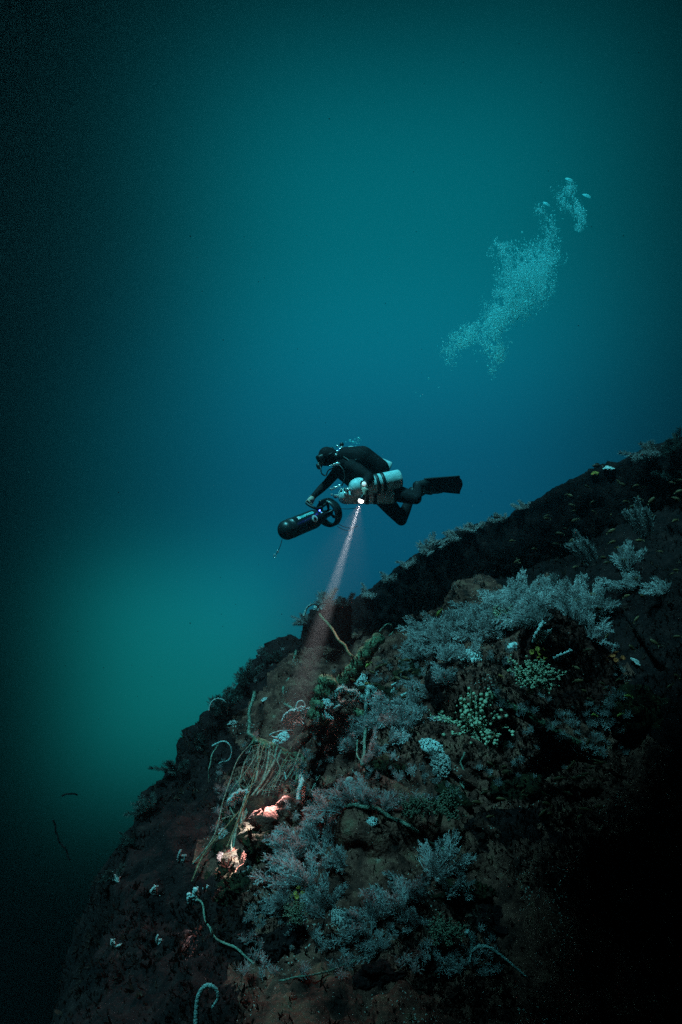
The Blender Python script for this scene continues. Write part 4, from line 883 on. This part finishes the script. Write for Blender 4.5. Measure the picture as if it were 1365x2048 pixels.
# fins: pocket and blade, blade flat to the view on one foot and edge-on on the other
def fin(a, t, tip, wdir, w0, w1, name='fin'):
    ax = (tip - t); L = ax.length; ax.normalize(); wdir = (wdir - ax * wdir.dot(ax)).normalized(); nn = ax.cross(wdir)
    mb = MB(); tube(mb, catmull([a - ax * .03, a.lerp(t, .5), t, t + ax * .05], 4), [.052, .056, .056, .056, .058, .058, .058, .056, .054, .052, .048, .044, .035], 14)
    f = part(mb, name, 'rubber')
    n = 10; vs = []; fs = []
    for i in range(n + 1):
        s = i / n; w = w0 + (w1 - w0) * (s ** .8); th = .012 * (1 - s) + .004
        for k in range(9):
            c = -1 + k / 4; notch = .03 * (1 - abs(c)) * (s ** 6) - .02 * (c > .5) * (s ** 6)
            p = t - ax * .02 + ax * ((L + .02) * s + notch) + wdir * (c * w) + nn * (.012 * math.sin(s * 2.2) * 1.5)
            th2 = th + (.010 if k in (0, 8) else 0.004 if k in (3, 5) else 0)
            vs.append(tuple(p + nn * th2)); vs.append(tuple(p - nn * th2))
    for i in range(n):
        for k in range(8):
            a0 = (i * 9 + k) * 2; b0 = ((i + 1) * 9 + k) * 2
            fs += [(a0, a0 + 2, b0 + 2, b0), (a0 + 1, b0 + 1, b0 + 3, a0 + 3)]
        a0 = i * 18; b0 = a0 + 18; fs += [(a0, b0, b0 + 1, a0 + 1), (a0 + 16, a0 + 17, b0 + 17, b0 + 16)]
    e0 = n * 18
    for k in range(8): fs += [(e0 + 2 * k, e0 + 2 * k + 2, e0 + 2 * k + 3, e0 + 2 * k + 1), (2 * k, 2 * k + 1, 2 * k + 3, 2 * k + 2)]
    mb = MB(); mb.add(vs, fs); part(mb, 'blade', 'rubber', f, False)
    mb = MB(); u, v = frame(ax); pts_ = [a - ax * .02 + (u * math.cos(q) + v * math.sin(q)) * .058 for q in [i * .5236 for i in range(13)]]; tube(mb, pts_, .008, 6, False); part(mb, 'strap', 'rubber', f)
    mb = MB(); ball(mb, a + Vector((0, -.06, .01)), (.020, .008, .009), ICO2_V, ICO2_F); part(mb, 'buckle', 'chrome', f)
fin(A1, T1, Q(920, 969, .18), Vector((0, -.25, 1)), .062, .108)
fin(A2, T2, Q(878, 988, .55), Vector((.3, 1, -.1)), .06, .10)
# wrist computer
mb = MB(); wd = (WR - EL).normalized(); u, v = frame(wd); tube(mb, [WR - wd * .012 + (u * math.cos(q) + v * math.sin(q)) * .040 for q in [i * .5236 for i in range(13)]], .012, 6, False)
cc = WR + Vector((-.004, -.046, .012)); dc = part(mb, 'dive_computer', 'rubber')
mb = MB(); lathe(mb, cc, Vector((.1, -1, .25)), [(-.012, .022), (0, .024), (.004, .020), (.005, .001)], 18); part(mb, 'screen', 'screen', dc)

# tanks, each a thing of its own
def tank(p0, p1, r, label, bands, foot=False):
    """p0 = valve end, p1 = base end"""
    ax = p1 - p0; L = ax.length; t = empty('scuba_tank', p0.lerp(p1, .5), label, 'tank', 'scuba tanks of the diver'); mb = MB()
    pr = [(0, r * .22)] + [(r * .9 * (1 - math.cos(a)), r * (.22 + .78 * math.sin(a))) for a in [i * math.pi / 16 for i in range(1, 9)]] + [(L - .03, r), (L - .012, r * .985), (L - .003, r * .93), (L, r * .84), (L - .01, r * .5), (L - .012, .001)]
    lathe(mb, p0, ax, pr, 40); part(mb, 'cylinder', 'alu', t)
    mb = MB(); a = ax.normalized(); u, v = frame(a); tube(mb, [p0 + a * .01, p0 - a * .045], [.020, .018], 12); tube(mb, [p0 - a * .03 - u * .05, p0 - a * .03 + u * .05], [.016, .012], 10)
    vv = part(mb, 'valve', 'chrome', t); mb = MB(); lathe(mb, p0 - a * .03 - u * .05, -u, [(0, .02), (.012, .026), (.03, .026), (.036, .02)], 14); part(mb, 'knob', 'rubber', vv)
    for bpos in bands:
        mb = MB(); lathe(mb, p0, ax, [(L * bpos - .019, r + .001), (L * bpos - .017, r + .006), (L * bpos + .017, r + .006), (L * bpos + .019, r + .001)], 40, cap=False); part(mb, 'band', 'rubber', t)
    return t
tank(Q(700, 978, -.34), Q(801, 957, -.22), .103, 'upper pale aluminium tank slung along the near hip with dark bands', (.52, .64))
tank(Q(677, 992, -.20), Q(788, 991, -.20), .092, 'lower pale tank slung under the belly beside the torch glow', (.52, .66))
tank(Q(690, 902, .09), Q(780, 939, .09), .088, 'pale tank on the back showing only above the black wing', (.5,))
# stage regulator clutter at the chest
mb = MB()
for (x, y, r) in ((662, 978, .014), (669, 974, .010), (680, 971, .014), (683, 979, .016), (691, 978, .014), (664, 989, .013), (673, 991, .010)): ball(mb, Q(x, y, -.26), r, ICO2_V, ICO2_F)
tube(mb, [Q(662, 980, -.26), Q(672, 975, -.26), Q(681, 970, -.26)], .010, 7); tube(mb, [Q(690, 984, -.3), Q(694, 990, -.3), Q(703, 991, -.3)], [.018, .012, .006], 7)
tag(mb.build('stage_regulator', M['chrome']), 'small bright stage regulator clipped under the chest of the diver', 'regulator')

# the torch: body, head, lens and its light
torch = empty('dive_torch', TORCH0, 'lit dive torch in the near hand of the diver, beam pointing down', 'torch')
BEAM_TO = P(489, 1735, 4.42); LENS = TORCH1 + t_ax * .012; bdir = (BEAM_TO - LENS).normalized()
mb = MB(); lathe(mb, TORCH0 - t_ax * .07, t_ax, [(0, .012), (.004, .020), (.10, .020), (.115, .026), (.15, .029), (.158, .027)], 20); part(mb, 'body', 'plastic', torch)
mb = MB(); lathe(mb, TORCH0 + t_ax * .086, t_ax, [(0, .029), (.016, .030), (.030, .020), (.036, .001)], 20); part(mb, 'lens', 'lamp_on', torch)
def spot(name, watts, size, blend, colr, rad):
    l = bpy.data.lights.new(name, 'SPOT'); l.energy = watts; l.spot_size = math.radians(size); l.spot_blend = blend; l.color = colr; l.shadow_soft_size = rad
    o = bpy.data.objects.new(name, l); COL.objects.link(o); o.location = TORCH0 + t_ax * .125; o.rotation_euler = bdir.to_track_quat('-Z', 'Y').to_euler()
    o.parent = torch; o.matrix_parent_inverse = Matrix.Translation(-torch.location); return o
spot('torch_beam', 31000, 6.8, 1.0, (1.0, 0.97, 0.95), .012)
spot('torch_spill', 260, 44, 1.0, (1.0, 0.70, 0.66), .012)

# ================================================================== the scooter
NOSE, TAIL = P(574, 1060, 7.15), P(655, 1027, 7.62)
ax = (TAIL - NOSE).normalized(); LB = (TAIL - NOSE).length; rb = .108
sc_ = empty('underwater_scooter', NOSE.lerp(TAIL, .5), 'black torpedo-shaped underwater scooter with ducted propeller and teal label', 'scooter')
mb = MB(); pr = [(-rb * .85 * math.cos(a), max(.001, rb * math.sin(a))) for a in [i * math.pi / 20 for i in range(11)]] + [(.06, rb), (.062, rb * 1.025), (.085, rb * 1.025), (.087, rb), (LB * .62, rb), (LB * .66, rb * .97), (LB * .84, rb * .62), (LB * .98, rb * .40), (LB * 1.0, .001)]
lathe(mb, NOSE, ax, pr, 48); part(mb, 'hull', 'plastic', sc_)
view = -(NOSE.lerp(TAIL, .4)).normalized(); upv = Vector((0, 0, 1)); vdir = (view - ax * view.dot(ax)).normalized(); udir = ax.cross(vdir).normalized()
if udir.z < 0: udir = -udir
def onhull(a, ang, lift=.0015): return NOSE + ax * a + (vdir * math.cos(ang) + udir * math.sin(ang)) * (rb + lift)
def wrap(name, a0, a1, g0, g1, mk, parent, lift=.0015, n=6):
    mb = MB(); vs = []; fs = []
    for i in range(n + 1):
        for k in range(n + 1): vs.append(tuple(onhull(a0 + (a1 - a0) * i / n, math.radians(g0 + (g1 - g0) * k / n), lift)))
    for i in range(n):
        for k in range(n): fs.append((i * (n + 1) + k, i * (n + 1) + k + 1, (i + 1) * (n + 1) + k + 1, (i + 1) * (n + 1) + k))
    mb.add(vs, fs); return part(mb, name, mk, parent)
lab = wrap('label', .155, .385, 33, 51, 'tealprint', sc_)
wrap('label_patch', .135, .172, 31, 52, 'whiteplastic', sc_, .003)
wrap('label_square', .146, .161, 37, 46, 'tealprint', sc_, .0045)
# the letters ALI, wrapped on the hull as strokes
def stroke(pts_, mb, w=.0042):
    for (a, b) in zip(pts_[:-1], pts_[1:]):
        pa = onhull(a[0], math.radians(a[1]), .004); pb = onhull(b[0], math.radians(b[1]), .004); tube(mb, [pa, pb], w * .6, 5)
mb = MB(); x0 = .250
stroke([(x0, 36), (x0 + .013, 48), (x0 + .026, 36)], mb); stroke([(x0 + .006, 40), (x0 + .020, 40)], mb)
stroke([(x0 + .036, 48), (x0 + .036, 36), (x0 + .056, 36)], mb); stroke([(x0 + .068, 48), (x0 + .068, 36)], mb)
part(mb, 'lettering', 'whiteplastic', lab)
# round emblem: teal-white ring and disc with a dark star-leaf
mb = MB(); vs = [tuple(onhull(.345, math.radians(-1), .002))]; n = 28
for k in range(n): a = 2 * math.pi * k / n; vs.append(tuple(onhull(.345 + .042 * math.cos(a), math.radians(-1) + .042 * math.sin(a) / rb, .002)))
mb.add(vs, [(0, 1 + k, 1 + (k + 1) % n) for k in range(n)]); em = part(mb, 'emblem', 'whiteplastic', sc_)
mb = MB(); vs = [tuple(onhull(.345, math.radians(-1), .0045))]; n = 14
for k in range(n): a = 2 * math.pi * k / n + .3; r = .030 if k % 2 == 0 else .014; vs.append(tuple(onhull(.345 + r * math.cos(a), math.radians(-1) + r * math.sin(a) / rb, .0045)))
mb.add(vs, [(0, 1 + k, 1 + (k + 1) % n) for k in range(n)]); part(mb, 'star', 'plastic', em)
mb = MB(); ball(mb, P(640, 1021, 7.38), .010, ICO2_V, ICO2_F); part(mb, 'indicator_light', 'led', sc_)
mb = MB(); ball(mb, P(644, 1026, 7.38), .013, ICO2_V, ICO2_F); part(mb, 'button', 'whiteplastic', sc_)
# propeller duct, propeller and struts
DC = NOSE + ax * (LB + .03); rd = .150
mb = MB(); lathe(mb, DC, ax, [(-.055, rd * .93), (-.06, rd), (-.03, rd * 1.10), (.03, rd * 1.10), (.06, rd), (.055, rd * .93), (.02, rd * .84), (-.03, rd * .84), (-.055, rd * .93)], 48, cap=False); part(mb, 'duct', 'plastic', sc_)
mb = MB(); lathe(mb, DC, ax, [(-.10, .042), (-.02, .044), (.03, .036), (.05, .002)], 20)
u, v = frame(ax)
for k in range(3):
    a = k * 2.094 + .5; dr = u * math.cos(a) + v * math.sin(a); sd_ = ax.cross(dr)
    tube(mb, [DC + dr * .03, DC + dr * .08 + sd_ * .01, DC + dr * rd * .8], [.012, .020, .014], 6)
part(mb, 'propeller', 'plastic', sc_)
for k in range(3):
    mb = MB(); a = k * 2.094 - .35; dr = u * math.cos(a) + v * math.sin(a); tube(mb, [DC - ax * .13 + dr * .045, DC - ax * .02 + dr * rd * .98], .012, 7); part(mb, 'strut', 'plastic', sc_)
# handle with grip and trigger in front of the duct
mb = MB(); tube(mb, catmull([HAND2 + hx * .075, HAND2, HAND2 - hx * .06, P(630, 1016, 7.45), P(640, 1016, 7.5), P(652, 1008, 7.55)], 6), .017, 10); part(mb, 'handle', 'rubber', sc_)
mb = MB(); tube(mb, catmull([P(640, 1004, 7.5), P(655, 999, 7.6), P(666, 1001, 7.62)], 6), .020, 8); part(mb, 'carry_bar', 'plastic', sc_)
mb = MB(); tube(mb, catmull([P(565, 1078, 7.12), P(561, 1092, 7.12), P(557, 1101, 7.12), P(552, 1110, 7.12)], 6), .004, 6); cd = part(mb, 'nose_cord', 'rubber', sc_)
mb = MB(); c0 = P(550, 1112, 7.12); tube(mb, [c0 + Vector((math.cos(q) * .012, 0, math.sin(q) * .02)) for q in [i * .5236 for i in range(13)]], .004, 6, False); c1 = P(556, 1103, 7.12); tube(mb, [c1 + Vector((math.cos(q) * .010, 0, math.sin(q) * .014)) for q in [i * .5236 for i in range(13)]], .004, 6, False); part(mb, 'clip', 'chrome', cd)
for (pp) in ([P(672, 1014, 7.6), P(692, 1018, 7.55), P(715, 1016, 7.3)], [P(675, 1047, 7.65), P(690, 1054, 7.6), P(705, 1056, 7.5), P(716, 1052, 7.4)], [P(675, 1053, 7.65), P(690, 1060, 7.6), P(706, 1060, 7.5)]):
    mb = MB(); tube(mb, catmull(pp, 8), .0035, 5); part(mb, 'tow_line', 'rubber', sc_)

# ================================================================== bubbles
def cap_bubble(x, y, D, w, tilt, label):
    mb = MB(); n = 40; v = ICO4_V.copy(); z = v[:, 2]; v = np.c_[v[:, 0], v[:, 1], np.where(z > 0, z * .42, z * .04 + .16 * (1 - v[:, 0] ** 2 - v[:, 1] ** 2).clip(0))]
    mb.add(v, ICO4_F); o = mb.build('bubble', M['bubble']); r = w / F * D * .5; o.scale = (r, r, r); o.location = P(x, y, D); o.rotation_euler = (math.radians(22), tilt, 0)
    return tag(o, label, 'bubble', 'mushroom bubbles above the cloud')
DBB = 8.6
cap_bubble(1139, 361, DBB, 19, .42, 'topmost of the three large cap-shaped bubbles above the bubble cloud')
cap_bubble(1174, 393, DBB, 19, .42, 'rightmost of the three large cap-shaped bubbles, level below the topmost')
cap_bubble(1093, 409, DBB, 17, .5, 'lowest and leftmost of the three large cap-shaped bubbles')
bme_ = None
def small_bubble(x, y, D, r, label, group):
    global bme_
    if bme_ is None:
        mb = MB(); v = ICO2_V.copy(); v[:, 2] *= .72; mb.add(v, ICO2_F); bme_ = mb.mesh('bubble'); bme_.materials.append(M['bubble']); bme_.polygons.foreach_set('use_smooth', [True] * len(bme_.polygons))
    o = bpy.data.objects.new('bubble', bme_); COL.objects.link(o); o.location = P(x, y, D); s = r / F * D; o.scale = (s, s, s); o.rotation_euler = (random.gauss(0, .3), random.gauss(0, .3), 0)
    return tag(o, label, 'bubble', group)
random.seed(9)
for (x, y, r) in ((701, 881, 3.0), (707, 884, 3.2), (712, 884, 1.6), (718, 876, 3.2), (717, 881, 2.2), (714, 887, 1.5), (719, 887, 1.6), (692, 884, 1.2), (711, 878, 1.3), (722, 880, 1.2), (712, 892, 1.4)):
    small_bubble(x, y, 7.5, r, 'small bright bubble rising just behind the head of the diver', 'bubbles behind the head')
for (x, y, r) in ((858, 757, 2.2), (833, 785, 1.3), (841, 792, 1.2), (878, 775, 1.2), (846, 789, 1.0), (886, 750, 1.0), (904, 720, 1.2)):
    small_bubble(x, y, 8.2, r, 'tiny stray bubble below the bubble cloud, towards the diver', 'stray bubbles below the cloud')
for (x, y, r) in ((1045, 464, 2.2), (1012, 543, 2.4), (1041, 536, 1.8), (1057, 535, 1.6), (1081, 545, 2.0), (1015, 569, 2.0), (939, 654, 3.0), (925, 666, 2.0), (955, 677, 1.8), (1122, 482, 1.8), (1050, 479, 1.4), (947, 700, 1.6), (949, 708, 1.6), (954, 723, 1.4), (983, 743, 1.6), (1008, 702, 1.6), (1110, 448, 2.0), (1093, 449, 1.6), (1110, 430, 1.4), (1003, 490, 1.6), (1063, 578, 1.4), (944, 688, 1.8)):
    small_bubble(x, y, 8.5, r, 'brighter single bubble within the rising bubble cloud', 'brighter bubbles in the cloud')
# the fine cloud: (x, y, spread x, spread y, tilt, count, size)
rg = np.random.default_rng(4)
BL = [(1050,545,32,34,0,2600),(1025,600,34,28,.5,2200),(1005,500,16,16,0,420),(1085,565,16,32,0,800),(1000,635,34,16,.7,1500),(930,672,22,13,.6,900),(1090,510,22,22,0,700),(985,690,20,18,0,500),(1000,712,8,16,-.3,240),(1100,455,12,26,.3,200),(1140,378,9,9,0,160),(1158,425,8,18,.3,330),(1158,455,6,6,0,120),(1080,420,8,10,0,80),(1125,400,10,22,.4,140),(900,705,14,18,.4,120),(985,740,6,10,0,50)]
mb = MB(); C_ = []; R2 = []
for (x, y, sx, sy, t, n) in BL:
    a = rg.normal(0, 1, (n * 7, 2)); n = n * 7; keep = (np.linalg.norm(a, axis=1) < 2.9) & (vnoise(np.c_[a * 1.5 + x * .37, np.full(n, y * .31)]) + .45 * vnoise(np.c_[a * 4 + y * .2, np.full(n, x * .3)]) > rg.uniform(-.75, .35, n)); a = a[keep]; n = len(a)
    a = a * np.array([sx, sy]) * .72; c, s = math.cos(t), math.sin(t)
    px = x + a[:, 0] * c + a[:, 1] * s; py = y - a[:, 0] * s + a[:, 1] * c; D = 8.6 + rg.normal(0, .80, n)
    C_.append(np.c_[(px - 682.5) / F * D, D, (1024 - py) / F * D]); R2.append(np.clip(rg.lognormal(-5.82, .68, n), .0009, .016))
C_ = np.concatenate(C_); R2 = np.concatenate(R2); n = len(C_)
VV = (OCT_V[None] * R2[:, None, None] + C_[:, None]).reshape(-1, 3); FF = (np.array(OCT_F)[None] + 6 * np.arange(n)[:, None, None]).reshape(-1, 3)
me = bpy.data.meshes.new('bubble_cloud'); me.from_pydata(VV.tolist(), [], FF.tolist()); me.update()
tag(link_mesh('bubble_cloud', me, M['bubble']), 'rising cloud of fine exhaled bubbles at upper right', 'bubbles', kind='stuff')

rg = np.random.default_rng(8); n = 1300
D = rg.uniform(1.2, 11, n); px = rg.uniform(-100, 1465, n); py = rg.uniform(-60, 1500, n); C_ = np.c_[(px - 682.5) / F * D, D, (1024 - py) / F * D]; R2 = rg.uniform(.0007, .0016, n)
VV = (OCT_V[None] * R2[:, None, None] + C_[:, None]).reshape(-1, 3); FF = (np.array(OCT_F)[None] + 6 * np.arange(n)[:, None, None]).reshape(-1, 3)
me = bpy.data.meshes.new('drifting_specks'); me.from_pydata(VV.tolist(), [], FF.tolist()); me.update()
tag(link_mesh('drifting_specks', me, M['pale']), 'fine specks of silt drifting through the water', 'specks', kind='stuff')

# ================================================================== an added boat put overhead, out of frame: it shades the near deck
blocker = empty('shade_blocker', (-1.80, -0.80, 9.0), 'added unseen boat lying at the surface above the wreck', 'blocker')
b_dir = Vector((0.70, 0.714, 0)); b_side = Vector((-0.714, 0.70, 0)); mb = MB(); vs = []; fs = []; n = 20; m = 13
for i in range(n + 1):
    t_ = i / n; half = 2.2 * (1 - max(0, (t_ - .55) / .45) ** 2.2) + .02; dp = .75 * (1 - max(0, (t_ - .7) / .3) ** 2 * .7)
    for k in range(m):
        a = math.pi * k / (m - 1); vs.append(tuple(Vector(blocker.location) + b_dir * (-4.6 + 9.2 * t_) + b_side * (math.cos(a) * half) + Vector((0, 0, 1.0 - (dp + 1.0) * math.sin(a) ** .7))))
for i in range(n):
    for k in range(m - 1): fs.append((i * m + k, i * m + k + 1, (i + 1) * m + k + 1, (i + 1) * m + k))
for i in range(n): fs.append((i * m, (i + 1) * m, (i + 1) * m + m - 1, i * m + m - 1))
fs.append(tuple(range(m))); mb.add(vs, fs); part(mb, 'hull', 'whiteplastic', blocker)
mb = MB(); e0 = Vector(blocker.location) - b_dir * 4.75; tube(mb, [e0 + Vector((0, 0, 1.3)), e0 + Vector((0, 0, .3)), e0 + Vector((0, 0, -.9))], [.22, .14, .09], 12); lathe(mb, e0 + Vector((0, 0, -.85)) + b_dir * .2, -b_dir, [(0, .02), (.1, .08), (.35, .08), (.5, .03)], 12); part(mb, 'blocker_motor', 'plastic', blocker)

# ================================================================== the water itself: even haze round everything
mb = MB(); a, b = (-12, -9, -13.0), (14, 13.4, 5.2)
mb.add([(x, y, z) for x in (a[0], b[0]) for y in (a[1], b[1]) for z in (a[2], b[2])], [(0, 1, 3, 2), (4, 6, 7, 5), (0, 4, 5, 1), (2, 3, 7, 6), (0, 2, 6, 4), (1, 5, 7, 3)])
hz = bpy.data.materials.new('water_haze'); hz.use_nodes = True; t = hz.node_tree; t.nodes.clear()
pv = t.nodes.new('ShaderNodeVolumePrincipled'); pv.inputs['Color'].default_value = (0.78, 0.79, 0.83, 1); pv.inputs['Density'].default_value = 0.010; pv.inputs['Anisotropy'].default_value = 0.82
ou = t.nodes.new('ShaderNodeOutputMaterial'); t.links.new(pv.outputs[0], ou.inputs['Volume'])
tag(mb.build('haze', hz, None, False), 'blue-green water haze filling the whole scene', 'water', kind='stuff')
